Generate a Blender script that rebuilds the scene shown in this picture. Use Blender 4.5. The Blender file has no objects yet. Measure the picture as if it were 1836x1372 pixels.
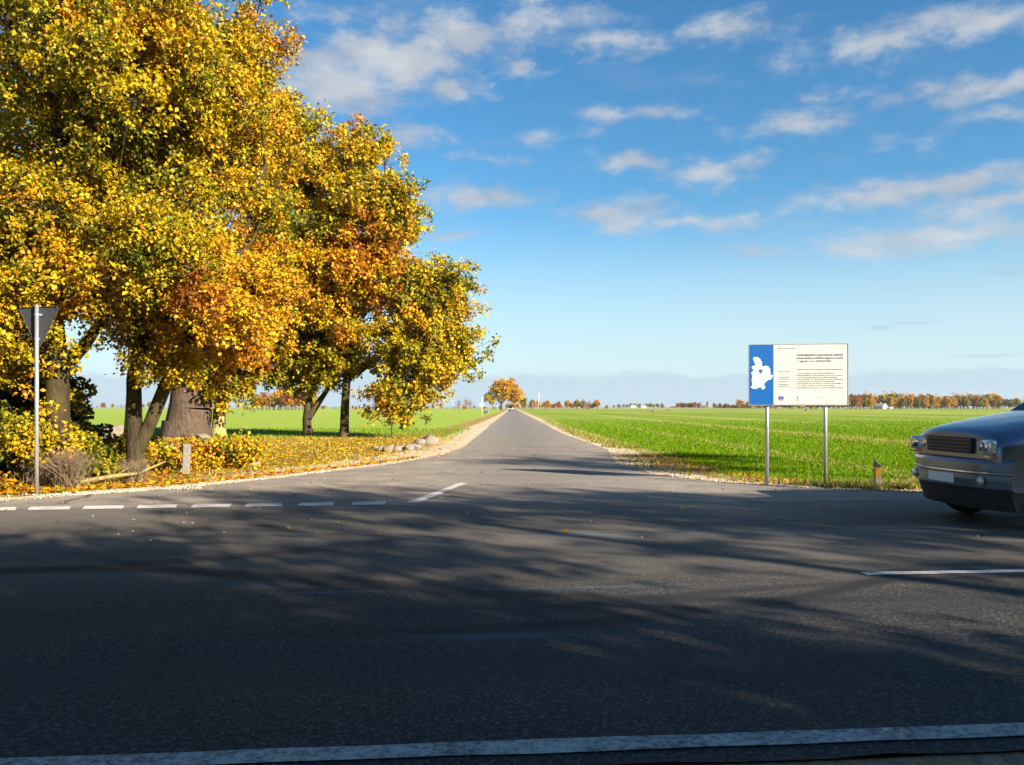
import bpy, bmesh, math, random
import numpy as np
from mathutils import Vector, Matrix
random.seed(7)
rng = np.random.default_rng(11)
S = bpy.context.scene
COL = S.collection
R = math.radians

# ------------------------------------------------------------------ camera, light, sky
EYE = 1.6
SUN_EL = 23.0
SUN_DIR = (-0.77, 0.64)            # ground direction the sunlight travels
cam_d = bpy.data.cameras.new("camera"); cam = bpy.data.objects.new("camera", cam_d)
COL.objects.link(cam); S.camera = cam
cam_d.sensor_width = 36; cam_d.sensor_fit = 'HORIZONTAL'
cam_d.lens = 36 * 1400 / 1836
cam_d.shift_y = 44 / 1836
cam_d.clip_start = 0.05; cam_d.clip_end = 20000
cam.location = (0, 0, EYE); cam.rotation_euler = (R(90), 0, 0)

S.view_settings.view_transform = 'Standard'
S.view_settings.look = 'None'
S.view_settings.gamma = 1
S.view_settings.exposure = 1.8

sun_d = bpy.data.lights.new("sun", 'SUN'); sun = bpy.data.objects.new("sun", sun_d)
COL.objects.link(sun)
sun_d.energy = 5.0; sun_d.angle = R(0.5); sun_d.color = (1.0, 0.88, 0.70)
ce = math.cos(R(SUN_EL)); nrm = math.hypot(*SUN_DIR)
travel = Vector((SUN_DIR[0] / nrm * ce, SUN_DIR[1] / nrm * ce, -math.sin(R(SUN_EL))))
sun.rotation_euler = travel.to_track_quat('-Z', 'Y').to_euler()
toward = -travel
sun.location = toward * 60

W = bpy.data.worlds.new("World"); S.world = W; W.use_nodes = True

class NT:
    """tiny helper to write node maths"""
    def __init__(s, tree):
        s.t = tree; s.n = tree.nodes; s.l = tree.links
    def new(s, typ, **kw):
        nd = s.n.new(typ)
        for k, v in kw.items(): setattr(nd, k, v)
        return nd
    def put(s, sock, v):
        if isinstance(v, bpy.types.NodeSocket): s.l.new(v, sock)
        elif v is not None: sock.default_value = v
    def m(s, op, a, b=None, c=None, clamp=False):
        nd = s.new('ShaderNodeMath', operation=op); nd.use_clamp = clamp
        for i, v in enumerate((a, b, c)): s.put(nd.inputs[i], v)
        return nd.outputs[0]
    def vm(s, op, a, b=None, out=0):
        nd = s.new('ShaderNodeVectorMath', operation=op)
        s.put(nd.inputs[0], a); s.put(nd.inputs[1], b)
        return nd.outputs[out]
    def noise(s, vec, scale, detail=4, rough=0.55, dist=0.0, out='Fac', dims='3D'):
        nd = s.new('ShaderNodeTexNoise'); nd.noise_dimensions = dims
        s.put(nd.inputs['Vector'], vec); nd.inputs['Scale'].default_value = scale
        nd.inputs['Detail'].default_value = detail; nd.inputs['Roughness'].default_value = rough
        nd.inputs['Distortion'].default_value = dist
        return nd.outputs[out]
    def ramp(s, fac, stops, interp='LINEAR'):
        nd = s.new('ShaderNodeValToRGB'); nd.color_ramp.interpolation = interp
        el = nd.color_ramp.elements
        while len(el) < len(stops): el.new(0.5)
        for e, (p, c) in zip(el, stops):
            e.position = p; e.color = (*c, 1) if len(c) == 3 else c
        s.put(nd.inputs[0], fac); return nd.outputs[0]
    def mr(s, v, a, b, c=0.0, d=1.0, smooth=False):
        nd = s.new('ShaderNodeMapRange'); nd.clamp = True
        if smooth: nd.interpolation_type = 'SMOOTHSTEP'
        for i, x in enumerate((v, a, b, c, d)): s.put(nd.inputs[i], x)
        return nd.outputs[0]
    def mix(s, f, a, b, blend='MIX'):
        nd = s.new('ShaderNodeMix', data_type='RGBA', blend_type=blend)
        s.put(nd.inputs[0], f)
        for i, v in ((6, a), (7, b)):
            if isinstance(v, tuple) and len(v) == 3: v = (*v, 1)
            s.put(nd.inputs[i], v)
        return nd.outputs[2]
    def sep(s, v):
        nd = s.new('ShaderNodeSeparateXYZ'); s.put(nd.inputs[0], v); return nd.outputs
    def comb(s, x, y, z=0.0):
        nd = s.new('ShaderNodeCombineXYZ')
        for i, v in enumerate((x, y, z)): s.put(nd.inputs[i], v)
        return nd.outputs[0]
    def scl(s, v, t):
        nd = s.new('ShaderNodeMapping'); s.put(nd.inputs['Vector'], v); nd.inputs['Scale'].default_value = t
        return nd.outputs[0]

def build_world():
    t = NT(W.node_tree); t.n.clear()
    out = t.new('ShaderNodeOutputWorld'); bg = t.new('ShaderNodeBackground')
    sky = t.new('ShaderNodeTexSky'); sky.sky_type = 'NISHITA'; sky.sun_disc = False
    sky.sun_elevation = R(SUN_EL); sky.sun_rotation = math.atan2(toward.x, toward.y)
    sky.altitude = 0; sky.air_density = 1.0; sky.dust_density = 0.35; sky.ozone_density = 2.0
    hsv = t.new('ShaderNodeHueSaturation'); t.put(hsv.inputs['Color'], sky.outputs[0])
    hsv.inputs['Saturation'].default_value = 1.24
    skyc = t.mix(1.0, hsv.outputs[0], (0.72, 0.98, 1.01), 'MULTIPLY')
    D = t.new('ShaderNodeTexCoord').outputs['Generated']
    x, y, z = t.sep(D)
    az = t.m('ARCTAN2', x, y); el = t.m('ARCSINE', z)
    P0 = t.comb(az, el)
    wn = t.new('ShaderNodeTexNoise'); t.put(wn.inputs['Vector'], t.scl(P0, (1, 1.9, 1)))
    wn.inputs['Scale'].default_value = 9; wn.inputs['Detail'].default_value = 5; wn.inputs['Roughness'].default_value = 0.6
    warp = t.vm('MULTIPLY', t.vm('SUBTRACT', wn.outputs['Color'], (0.5, 0.5, 0.5)), (0.13, 0.05, 0))
    P = t.vm('ADD', P0, warp)
    # cumulus shreds: direction (azimuth, elevation) and half-sizes, from their place in the sky
    def ang(px, py): 
        a = (px - 918) / 1400; e = (730 - py) / 1400
        return math.atan(a), math.atan(e / math.sqrt(1 + a * a))
    clouds = [(610,150,130,50,1.1),(710,110,150,48,1.1),(810,70,130,44,.9),(960,38,110,34,.7),(820,156,66,22,.9),(930,128,50,15,.5),
              (1085,75,90,26,.6),(745,243,52,22,.75),(1120,205,105,15,.65),(990,252,80,12,.45),(850,356,125,24,.85),
              (1265,308,95,24,.85),(1130,293,66,14,.6),(1110,385,105,32,.85),(1240,396,100,13,.6),(815,420,48,11,.7),
              (1430,218,90,24,.7),(1480,178,55,11,.45),(1550,85,130,28,.6),(1740,45,140,26,.75),(1690,165,90,18,.55),
              (1810,152,70,18,.8),(1640,342,170,26,.9),(1790,372,120,28,.7),(1680,430,180,22,.9),(1340,445,80,12,.4),
              (1310,50,110,24,.5),(1820,205,90,16,.5),(590,30,120,16,.4),(1660,250,60,12,.3),(870,285,60,8,.35),(2050,120,130,40,.8),
              (2200,330,160,36,.8),(300,180,160,50,.8),(-100,300,180,50,.8),(2500,200,200,60,.8),(-500,200,200,60,.8)]
    acc = None
    for (px, py, rx, ry, w) in clouds:
        a, e = ang(px, py)
        v = t.vm('MULTIPLY', t.vm('SUBTRACT', P, (a, e, 0)), (1400 / rx, 1400 / ry, 0))
        ln = t.vm('LENGTH', v, out=1)
        k = t.m('MULTIPLY_ADD', ln, -w, w * 1.25)
        acc = k if acc is None else t.m('MAXIMUM', acc, k)
    fine = t.noise(t.scl(P0, (1, 1.9, 1)), 22, 7, 0.62)
    dens = t.m('ADD', acc, t.m('MULTIPLY', t.m('SUBTRACT', fine, 0.5), 2.2))
    mask = t.mr(dens, -0.15, 0.95, 0.0, 0.84, smooth=True)
    # wisps everywhere, thin
    wis = t.noise(t.scl(P0, (1, 3.2, 1)), 4.5, 7, 0.62)
    wmask = t.m('MULTIPLY', t.mr(wis, 0.52, 0.80, 0, 0.32, smooth=True), t.mr(el, 0.10, 0.25))
    mask = t.m('MAXIMUM', mask, wmask)
    under = t.noise(t.scl(P0, (1, 2.2, 1)), 9, 4, 0.5)
    ccol = t.mix(t.mr(dens, 0.2, 1.3), (3.0, 3.5, 4.0), (4.3, 4.25, 4.15))
    ccol = t.mix(t.mr(under, 0.40, 0.62), t.mix(1.0, ccol, (0.72, 0.76, 0.84), 'MULTIPLY'), ccol)
    # low bank of grey-blue stratus over the horizon, ragged upper edge
    edge = t.noise(t.comb(t.m('MULTIPLY', az, 1.0), t.m('MULTIPLY', el, 3.0)), 6, 8, 0.72)
    top = t.m('MULTIPLY_ADD', edge, 0.055, 0.014)
    bank = t.m('MULTIPLY', t.mr(t.m('SUBTRACT', top, el), -0.004, 0.006, 0, 1, True), 0.75)
    skyc = t.mix(mask, skyc, ccol)
    skyc = t.mix(t.mr(el, .27, .02, 0, .85, True), skyc, (3.95, 4.85, 5.45))
    skyc = t.mix(bank, skyc, (3.1, 4.0, 4.75))
    # small dark shreds
    for (px, py, rx, ry) in ((1580,588,30,6),(1810,486,40,8),(1770,638,60,3),(1640,577,40,4)):
        a, e = ang(px, py)
        v = t.vm('MULTIPLY', t.vm('SUBTRACT', t.vm('ADD', P0, t.vm('MULTIPLY', warp, (0.25, 0.25, 0))), (a + 0.0, e, 0)), (1400 / rx, 1400 / ry, 0))
        k = t.m('MULTIPLY', t.mr(t.vm('LENGTH', v, out=1), 1.2, 0.2, 0, 1, True), 0.45)
        skyc = t.mix(k, skyc, (2.4, 3.3, 4.2))
    t.put(bg.inputs[0], skyc); bg.inputs[1].default_value = 0.05
    t.put(out.inputs[0], bg.outputs[0])
build_world()

# ------------------------------------------------------------------ helpers
def G(px, py):            # a ground point from where it shows in the photo, at eye height 1.6
    d = 1400 * EYE / (py - 730.0)
    return ((px - 918) / 1400 * d, d)
def material(name, fn, **kw):
    m = bpy.data.materials.new(name); m.use_nodes = True
    t = NT(m.node_tree); b = t.n['Principled BSDF']
    fn(t, b, **kw); return m
def plain(name, col, rough=0.6, metal=0.0, var=0.12, scale=6.0, coat=0.0, spec=0.5, emit=None, es=0.0):
    def f(t, b):
        P = t.new('ShaderNodeTexCoord').outputs['Object']
        n = t.noise(P, scale, 5, 0.6)
        lo = tuple(c * (1 - var) for c in col); hi = tuple(min(1, c * (1 + var)) for c in col)
        t.put(b.inputs['Base Color'], t.mix(t.mr(n, .3, .7), lo, hi))
        b.inputs['Roughness'].default_value = rough; b.inputs['Metallic'].default_value = metal
        b.inputs['Coat Weight'].default_value = coat; b.inputs['Specular IOR Level'].default_value = spec
        b.inputs['Coat Roughness'].default_value = 0.06
        if emit: b.inputs['Emission Color'].default_value = (*emit, 1); b.inputs['Emission Strength'].default_value = es
    return material(name, f)

def tag(o, label=None, cat=None, group=None, kind=None):
    if label: o['label'] = label
    if cat: o['category'] = cat
    if group: o['group'] = group
    if kind: o['kind'] = kind
    return o
def empty(name, loc, rz=0.0):
    o = bpy.data.objects.new(name, None); o.location = loc; o.rotation_euler = (0, 0, rz)
    o.empty_display_size = 0.2; COL.objects.link(o); return o
def np_mesh(name, verts, faces_list, mat, parent=None, cols=None, smooth=False):
    """verts (N,3); faces_list: list of (M,k) int arrays"""
    me = bpy.data.meshes.new(name)
    verts = np.asarray(verts, dtype=np.float32)
    me.vertices.add(len(verts)); me.vertices.foreach_set('co', verts.ravel())
    tot = sum(f.size for f in faces_list); nf = sum(len(f) for f in faces_list)
    me.loops.add(tot); me.polygons.add(nf)
    me.loops.foreach_set('vertex_index', np.concatenate([f.ravel() for f in faces_list]).astype(np.int32))
    st = []; off = 0
    for f in faces_list:
        st.append(off + np.arange(len(f)) * f.shape[1]); off += f.size
    me.polygons.foreach_set('loop_start', np.concatenate(st).astype(np.int32))
    if smooth: me.polygons.foreach_set('use_smooth', np.ones(nf, dtype=bool))
    me.update(calc_edges=True)
    if cols is not None:
        at = me.color_attributes.new('tint', 'FLOAT_COLOR', 'POINT')
        c4 = np.ones((len(verts), 4), dtype=np.float32); c4[:, :3] = cols
        at.data.foreach_set('color', c4.ravel())
    me.materials.append(mat)
    o = bpy.data.objects.new(name, me); COL.objects.link(o)
    if parent: o.parent = parent
    return o
def bm_obj(name, bm, mat, parent=None, smooth=False):
    me = bpy.data.meshes.new(name); bmesh.ops.recalc_face_normals(bm, faces=bm.faces[:])
    bm.to_mesh(me); bm.free(); me.materials.append(mat)
    if smooth: me.polygons.foreach_set('use_smooth', [True] * len(me.polygons))
    o = bpy.data.objects.new(name, me); COL.objects.link(o)
    if parent: o.parent = parent
    return o
def box(bm, c, s, rot=None, bevel=0.0):
    r = bmesh.ops.create_cube(bm, size=1.0)
    vs = r['verts']
    M = Matrix.Translation(c) @ (rot.to_4x4() if rot else Matrix.Identity(4)) @ Matrix.Diagonal((*s, 1))
    bmesh.ops.transform(bm, matrix=M, verts=vs)
    if bevel > 0:
        es = list({e for v in vs for e in v.link_edges})
        bmesh.ops.bevel(bm, geom=es, offset=bevel, segments=2, affect='EDGES', profile=0.6)
def cyl(bm, p0, p1, r0, r1=None, seg=16, caps=True):
    p0 = Vector(p0); p1 = Vector(p1); r1 = r0 if r1 is None else r1
    d = p1 - p0; q = d.to_track_quat('Z', 'Y').to_matrix().to_4x4()
    r = bmesh.ops.create_cone(bm, cap_ends=caps, segments=seg, radius1=r0, radius2=r1, depth=d.length)
    bmesh.ops.transform(bm, matrix=Matrix.Translation((p0 + p1) / 2) @ q, verts=r['verts'])
def copy_tree(root):
    c = root.copy(); COL.objects.link(c)
    for ch in root.children:
        k = ch.copy(); COL.objects.link(k); k.parent = c
        for g in ch.children:
            kk = g.copy(); COL.objects.link(kk); kk.parent = k
    return c

# ------------------------------------------------------------------ ground materials
ANG = math.atan(0.08); UX, UY = math.cos(ANG), math.sin(ANG)
def to_road(u, v): return (u * UX - v * UY, u * UY + v * UX)     # main road frame -> world

def f_field(t, b):
    P = t.new('ShaderNodeTexCoord').outputs['Object']
    x, y, z = t.sep(P)
    big = t.noise(P, 0.012, 4, 0.6); med = t.noise(P, 0.22, 5, 0.65); fin = t.noise(P, 4.0, 5, 0.7); fin2 = t.noise(P, 22.0, 3, 0.7)
    right = t.mix(t.mr(fin, .30, .70), (0.075, 0.135, 0.002), (0.14, 0.215, 0.005))
    right = t.mix(t.mr(fin2, .35, .75), right, (0.19, 0.26, 0.010))
    left = t.mix(t.mr(fin, .30, .70), (0.20, 0.285, 0.022), (0.27, 0.35, 0.036))
    side = t.mr(t.m('ADD', x, t.m('MULTIPLY', med, 1.0)), 0.2, 0.8)
    c = t.mix(side, left, right)
    c = t.mix(t.m('MULTIPLY', t.mr(big, .45, .62), 0.55), c, t.mix(side, (0.23, 0.33, 0.05), (0.22, 0.30, 0.025)))
    # tramlines and thinner strips left by the drill, running with the side road
    wob = t.m('MULTIPLY', t.m('SUBTRACT', t.noise(P, 0.05, 3, 0.5), 0.5), 2.5)
    xw = t.m('ADD', x, wob)
    tr = None
    for (cx, hw, k) in ((17.3, 1.1, .75), (30.5, 2.6, .65), (47, 1.2, .6), (70, 6, .6), (108, 12, .6), (9.0, .4, .3), (-19.0, .35, .55), (-21, .3, .5),
                        (-33, .5, .5), (-35.5, .4, .45), (-60, 1, .4), (-90, 2, .4), (170, 20, .5)):
        s = t.m('MULTIPLY', t.mr(t.m('ABSOLUTE', t.m('SUBTRACT', xw, cx)), hw * 1.5, hw * 0.4, 0, 1, True), k)
        tr = s if tr is None else t.m('MAXIMUM', tr, s)
    for (cy, hw, k, sg) in ((121, 1.2, .6, 0), (260, 26, .55, 1), (420, 30, .35, 1), (180, 5, .3, 0)):
        s = t.m('MULTIPLY', t.mr(t.m('ABSOLUTE', t.m('SUBTRACT', t.m('MULTIPLY_ADD', x, 0.12, y), cy)), hw * 1.3, hw * 0.5, 0, 1, True), k)
        s = t.m('MULTIPLY', s, side if sg else t.m('SUBTRACT', 1.0, side))
        tr = t.m('MAXIMUM', tr, s)
    tr = t.m('MULTIPLY', tr, t.mr(t.noise(P, 0.9, 5, 0.7), .30, .58, 0.35, 1.0))
    c = t.mix(tr, c, (0.33, 0.31, 0.085))
    # dry verge beside the asphalt
    ax = t.m('ABSOLUTE', t.m('SUBTRACT', x, 0.55))
    vg = t.mr(t.m('ADD', ax, t.m('MULTIPLY', med, 2.0)), 7.6, 4.2, 0, 1, True)
    c = t.mix(t.m('MULTIPLY', vg, t.mr(fin, .3, .65, .35, .9)), c, (0.30, 0.27, 0.075))
    # bare stubble stripe at the far end of the fields
    c = t.mix(t.mr(t.m('MULTIPLY_ADD', med, 30.0, y), 640, 700), c, (0.24, 0.26, 0.13))
    t.put(b.inputs['Base Color'], c); b.inputs['Roughness'].default_value = 0.9
    b.inputs['Specular IOR Level'].default_value = 0.15
    bp = t.new('ShaderNodeBump'); bp.inputs['Strength'].default_value = 0.8; bp.inputs['Distance'].default_value = 0.12
    t.put(bp.inputs['Height'], t.noise(P, 6, 6, 0.75)); t.put(b.inputs['Normal'], bp.outputs[0])
M_FIELD = material('field_green', f_field)

def f_asphalt(t, b, main=True):
    P = t.new('ShaderNodeTexCoord').outputs['Object']
    x, y, z = t.sep(P)
    v = t.m('ADD', t.m('MULTIPLY', x, -UY), t.m('MULTIPLY', y, UX)); u = t.m('ADD', t.m('MULTIPLY', x, UX), t.m('MULTIPLY', y, UY))
    UV = t.comb(u, v)
    grain = t.noise(P, 38, 4, 0.95); grain2 = t.noise(P, 170, 2, 0.8)
    patch = t.noise(t.scl(UV if main else P, (0.35, 1.3, 1)), 1.0, 6, 0.6)
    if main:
        c = t.mix(t.mr(patch, .32, .68), (0.012, 0.012, 0.0125), (0.027, 0.026, 0.026))  # near lanes kept extra dark, deepening the tree shade in the colour
        c = t.mix(t.mr(t.m('ADD', v, t.m('MULTIPLY', t.m('SUBTRACT', patch, .5), 2.5)), 6.3, 8.6, 0, .85, True), c, (0.125, 0.108, 0.090))  # far lane paled so sun streaks read brighter: light put into the colour
        c = t.mix(t.mr(t.m('ADD', v, t.m('MULTIPLY', t.m('SUBTRACT', patch, .5), 1.5)), 9.8, 10.8, 0, .55, True), c, (0.050, 0.046, 0.043))  # darker again beyond the streaks, shade put into the colour
    else:
        c = t.mix(t.mr(patch, .32, .68), (0.18, 0.155, 0.135), (0.25, 0.215, 0.185))
    sp = t.m('MULTIPLY', t.mr(grain, .51, .66), 0.9)
    c = t.mix(sp, c, (0.20, 0.185, 0.17) if main else (0.34, 0.31, 0.28))
    c = t.mix(t.m('MULTIPLY', t.mr(grain2, .55, .30), 0.8), c, (0.014, 0.014, 0.016) if main else (0.06, 0.057, 0.055))
    if main:
        # paler band near the far edge, polished wheel paths, faded old lines
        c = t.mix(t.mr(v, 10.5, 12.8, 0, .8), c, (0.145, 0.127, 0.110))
        wob = t.m('MULTIPLY', t.m('SUBTRACT', t.noise(t.scl(UV, (0.25, 1, 1)), 1.0, 3), 0.5), 0.7)
        vw = t.m('ADD', v, wob)
        for (cv, hw, k) in ((4.75, .30, .35), (6.05, .25, .35), (8.6, .3, .35), (10.3, .3, .3)):
            c = t.mix(t.m('MULTIPLY', t.mr(t.m('ABSOLUTE', t.m('SUBTRACT', vw, cv)), hw * 1.8, hw * .3, 0, 1, True), k), c, (0.022, 0.024, 0.029))
        strk = t.noise(t.scl(UV, (0.7, 7, 1)), 1.3, 5, 0.7)
        for (cv, hw, col, k, ulo, uhi) in ((6.78, .035, (0.08, 0.11, 0.15), .55, -1.5, 3.2), (9.55, .03, (0.12, 0.17, 0.24), .8, .3, 30),
                                     (5.38, .09, (0.055, 0.075, 0.10), .8, -.4, .9), (5.62, .04, (0.055, 0.075, 0.10), .7, .7, 1.4)):
            k2 = t.m('MULTIPLY', t.mr(t.m('ABSOLUTE', t.m('SUBTRACT', t.m('MULTIPLY_ADD', wob, .15, v), cv)), hw * 1.6, hw * .5), t.mr(strk, .42, .56, 0, k))
            k2 = t.m('MULTIPLY', k2, t.m('MULTIPLY', t.mr(u, ulo - .4, ulo + .4), t.mr(u, uhi + .6, uhi - .4)))
            c = t.mix(k2, c, col)
        # rubber arcs left by turning wheels
        for (cx, cy, r, w, k, ulo, uhi) in ((-1.6, 13.6, 8.15, .10, .85, -.5, 4.4), (2.2, 19.5, 13.1, .10, .7, -3.5, 3.5), (-4.5, -2.0, 9.6, .12, .7, -6, 1), (-9, 20, 13.2, .16, .6, -9, -1), (6.5, -8.5, 15.9, .08, .6, 1, 8)):
            dd = t.vm('LENGTH', t.vm('SUBTRACT', t.comb(x, y), (cx, cy, 0)), out=1)
            dd = t.m('ADD', dd, t.m('MULTIPLY', wob, .2))
            k2 = t.m('MULTIPLY', t.mr(t.m('ABSOLUTE', t.m('SUBTRACT', dd, r)), w * 1.7, w * .4, 0, 1, True), k)
            k2 = t.m('MULTIPLY', k2, t.m('MULTIPLY', t.mr(u, ulo - 1, ulo + .6), t.mr(u, uhi + 1, uhi - .6)))
            c = t.mix(k2, c, (0.010, 0.010, 0.012))
    else:
        # centre seam, cross joints and oil-dark middle
        for (cy, k) in ((34.8, .5), (58, .5), (96, .5), (150, .5)):
            c = t.mix(t.m('MULTIPLY', t.mr(t.m('ABSOLUTE', t.m('SUBTRACT', t.m('MULTIPLY_ADD', x, .04, y), cy)), .35, .1), k), c, (0.21, 0.20, 0.185))
        c = t.mix(t.m('MULTIPLY', t.mr(t.m('ABSOLUTE', t.m('SUBTRACT', x, .5)), 1.6, .3), .22), c, (0.085, 0.080, 0.076))
        c = t.mix(t.mr(v, 14.4, 12.9, 0, .4), c, (0.15, 0.132, 0.115))
        ed = t.m('MULTIPLY', t.mr(t.m('ABSOLUTE', t.m('SUBTRACT', x, .55)), 1.7, 2.6), t.mr(t.noise(P, 1.1, 6, .7), .45, .68))
        c = t.mix(t.m('MULTIPLY', ed, .55), c, (0.36, 0.30, 0.22))
    # fine cracks
    vo = t.new('ShaderNodeTexVoronoi', feature='DISTANCE_TO_EDGE'); vo.inputs['Scale'].default_value = .45
    t.put(vo.inputs['Vector'], t.vm('ADD', P, t.vm('MULTIPLY', t.noise(P, 1.2, 5, .6, out='Color'), (1.1, 1.1, 0))))
    crk = t.m('MULTIPLY', t.mr(vo.outputs['Distance'], .010, .002), t.mr(t.noise(P, .25, 2), .50, .60))
    c = t.mix(t.m('MULTIPLY', crk, .7), c, (0.012, 0.012, 0.013))
    t.put(b.inputs['Base Color'], c)
    t.put(b.inputs['Roughness'], t.mr(patch, .35, .65, .72, .90))
    b.inputs['Specular IOR Level'].default_value = 0.22 if main else 0.12
    bp = t.new('ShaderNodeBump'); bp.inputs['Strength'].default_value = 0.75; bp.inputs['Distance'].default_value = 0.006
    t.put(bp.inputs['Height'], t.m('ADD', grain, t.m('MULTIPLY', grain2, .5))); t.put(b.inputs['Normal'], bp.outputs[0])
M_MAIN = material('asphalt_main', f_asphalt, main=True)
M_SIDE = material('asphalt_side', f_asphalt, main=False)

def f_gravel(t, b):
    P = t.new('ShaderNodeTexCoord').outputs['Object']
    n = t.noise(P, 9, 6, .75); n2 = t.noise(P, .8, 4, .6)
    vo = t.new('ShaderNodeTexVoronoi'); vo.inputs['Scale'].default_value = 28; t.put(vo.inputs['Vector'], P)
    c = t.mix(t.mr(n, .3, .7), (0.46, 0.345, 0.22), (0.72, 0.57, 0.385))
    c = t.mix(t.m('MULTIPLY', t.mr(vo.outputs['Distance'], .35, .75), .5), c, (0.30, 0.23, 0.15))
    c = t.mix(t.m('MULTIPLY', t.mr(n2, .48, .62), .5), c, (0.36, 0.27, 0.16))
    t.put(b.inputs['Base Color'], c); b.inputs['Roughness'].default_value = .95; b.inputs['Specular IOR Level'].default_value = .1
    bp = t.new('ShaderNodeBump'); bp.inputs['Strength'].default_value = .8; bp.inputs['Distance'].default_value = .03
    t.put(bp.inputs['Height'], t.m('ADD', n, vo.outputs['Distance'])); t.put(b.inputs['Normal'], bp.outputs[0])
M_GRAVEL = material('sandy_gravel', f_gravel)
def f_litter(t, b):
    P = t.new('ShaderNodeTexCoord').outputs['Object']
    n = t.noise(P, 7, 6, .8); n2 = t.noise(P, .55, 4, .6); n3 = t.noise(P, 1.7, 4, .6)
    c = t.mix(t.mr(n, .3, .7), (0.17, 0.105, 0.03), (0.40, 0.27, 0.075))
    c = t.mix(t.m('MULTIPLY', t.mr(n3, .50, .66), .55), c, (0.19, 0.21, 0.04))
    c = t.mix(t.m('MULTIPLY', t.mr(n2, .52, .64), .5), c, (0.17, 0.11, 0.055))
    t.put(b.inputs['Base Color'], c); b.inputs['Roughness'].default_value = .95; b.inputs['Specular IOR Level'].default_value = .1
    bp = t.new('ShaderNodeBump'); bp.inputs['Strength'].default_value = .9; bp.inputs['Distance'].default_value = .05
    t.put(bp.inputs['Height'], n); t.put(b.inputs['Normal'], bp.outputs[0])
M_LITTER = material('leafy_verge', f_litter)
def f_dirt(t, b):
    P = t.new('ShaderNodeTexCoord').outputs['Object']
    n = t.noise(t.scl(P, (3, 1, 1)), 3.2, 6, .75); n2 = t.noise(P, 14, 4, .7)
    c = t.mix(t.mr(n, .35, .65), (0.17, 0.11, 0.06), (0.40, 0.29, 0.18))
    c = t.mix(t.m('MULTIPLY', t.mr(n2, .5, .7), .4), c, (0.50, 0.38, 0.24))
    t.put(b.inputs['Base Color'], c); b.inputs['Roughness'].default_value = .95; b.inputs['Specular IOR Level'].default_value = .1
    bp = t.new('ShaderNodeBump'); bp.inputs['Strength'].default_value = 1; bp.inputs['Distance'].default_value = .08
    t.put(bp.inputs['Height'], n); t.put(b.inputs['Normal'], bp.outputs[0])
M_DIRT = material('rutted_soil', f_dirt)
def f_paint(t, b, lo=.70, hi=.92, c1=(0.42, 0.41, 0.385)):
    P = t.new('ShaderNodeTexCoord').outputs['Object']
    n = t.noise(P, 26, 6, .8); n2 = t.noise(P, 2.2, 4, .6); n3 = t.noise(P, 110, 2, .8)
    w = t.m('ADD', t.m('ADD', n, t.m('MULTIPLY', n2, .35)), t.m('MULTIPLY', n3, .3))
    c = t.mix(t.mr(w, lo, hi), (0.06, 0.06, 0.06), c1)
    c = t.mix(t.m('MULTIPLY', t.mr(n2, .45, .7), .25), c, (0.35, 0.33, 0.30))
    t.put(b.inputs['Base Color'], c); b.inputs['Roughness'].default_value = .7
M_PAINT = material('road_paint', f_paint)
M_PAINT2 = material('junction_paint', f_paint, lo=.62, hi=.82, c1=(0.52, 0.505, 0.48))

# ------------------------------------------------------------------ ground sheets
def sheet(name, pts, z, mat, label=None):
    bm = bmesh.new()
    vs = [bm.verts.new((p[0], p[1], z)) for p in pts]
    bm.faces.new(vs); bmesh.ops.triangulate(bm, faces=bm.faces[:])
    for f in bm.faces:
        if f.normal.z < 0: f.normal_flip()
    me = bpy.data.meshes.new(name); bm.to_mesh(me); bm.free(); me.materials.append(mat)
    o = bpy.data.objects.new(name, me); COL.objects.link(o)
    tag(o, label, None, None, 'structure'); return o
def jitter_line(pts, step, amp, seed):
    rr = random.Random(seed); out = []
    for a, b_ in zip(pts[:-1], pts[1:]):
        L = math.hypot(b_[0] - a[0], b_[1] - a[1]); n = max(1, min(200, int(L / step)))
        for i in range(n):
            f = i / n; am = amp * (1 if L > step else .3)
            out.append((a[0] + (b_[0] - a[0]) * f + rr.uniform(-am, am), a[1] + (b_[1] - a[1]) * f + rr.uniform(-am, am)))
    out.append(pts[-1]); return out

sheet('field', [(-6000, -3000), (6000, -3000), (6000, 9000), (-6000, 9000)], 0.0, M_FIELD, 'flat green winter crop fields reaching the horizon')

L_edge = [to_road(-200, 13.85), to_road(-60, 13.85), (-12, 12.95), (-8.65, 13.25), (-8.0, 13.9), (-6.7, 15.1), (-5.4, 17.2), (-4.4, 19.5), (-3.4, 21.8), (-2.5, 25.5), (-2.05, 30.3), (-2.0, 46), (-1.9, 90), (-1.75, 200), (-1.7, 620)]
R_edge = [(3.0, 620), (3.0, 200), (3.05, 90), (3.1, 46), (3.45, 34), (3.6, 28.5), (3.15, 24), (3.0, 20.8), (3.55, 18.0), (4.5, 16.4), (6.3, 15.0), (7.6, 14.5), (11, 14.75), to_road(60, 13.9), to_road(200, 13.9)]
Lj = jitter_line(L_edge[:5], .5, .05, 1) + jitter_line(L_edge[5:], .6, .05, 2)
Rj = jitter_line(R_edge[:9], .6, .05, 3) + jitter_line(R_edge[9:], .5, .05, 4)
sheet('side_road', [to_road(-200, 12.6)] + Lj + Rj + [to_road(200, 12.6)], 0.016, M_SIDE, 'narrow grey asphalt side road running straight to the horizon')
near = jitter_line([to_road(-200, 3.40), to_road(-8, 3.40), to_road(8, 3.40), to_road(200, 3.40)], .25, .018, 5)
sheet('main_road', near + [to_road(200, 12.75), to_road(-200, 12.75)], 0.020, M_MAIN, 'wide dark asphalt main road crossing the foreground in shade')

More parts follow.
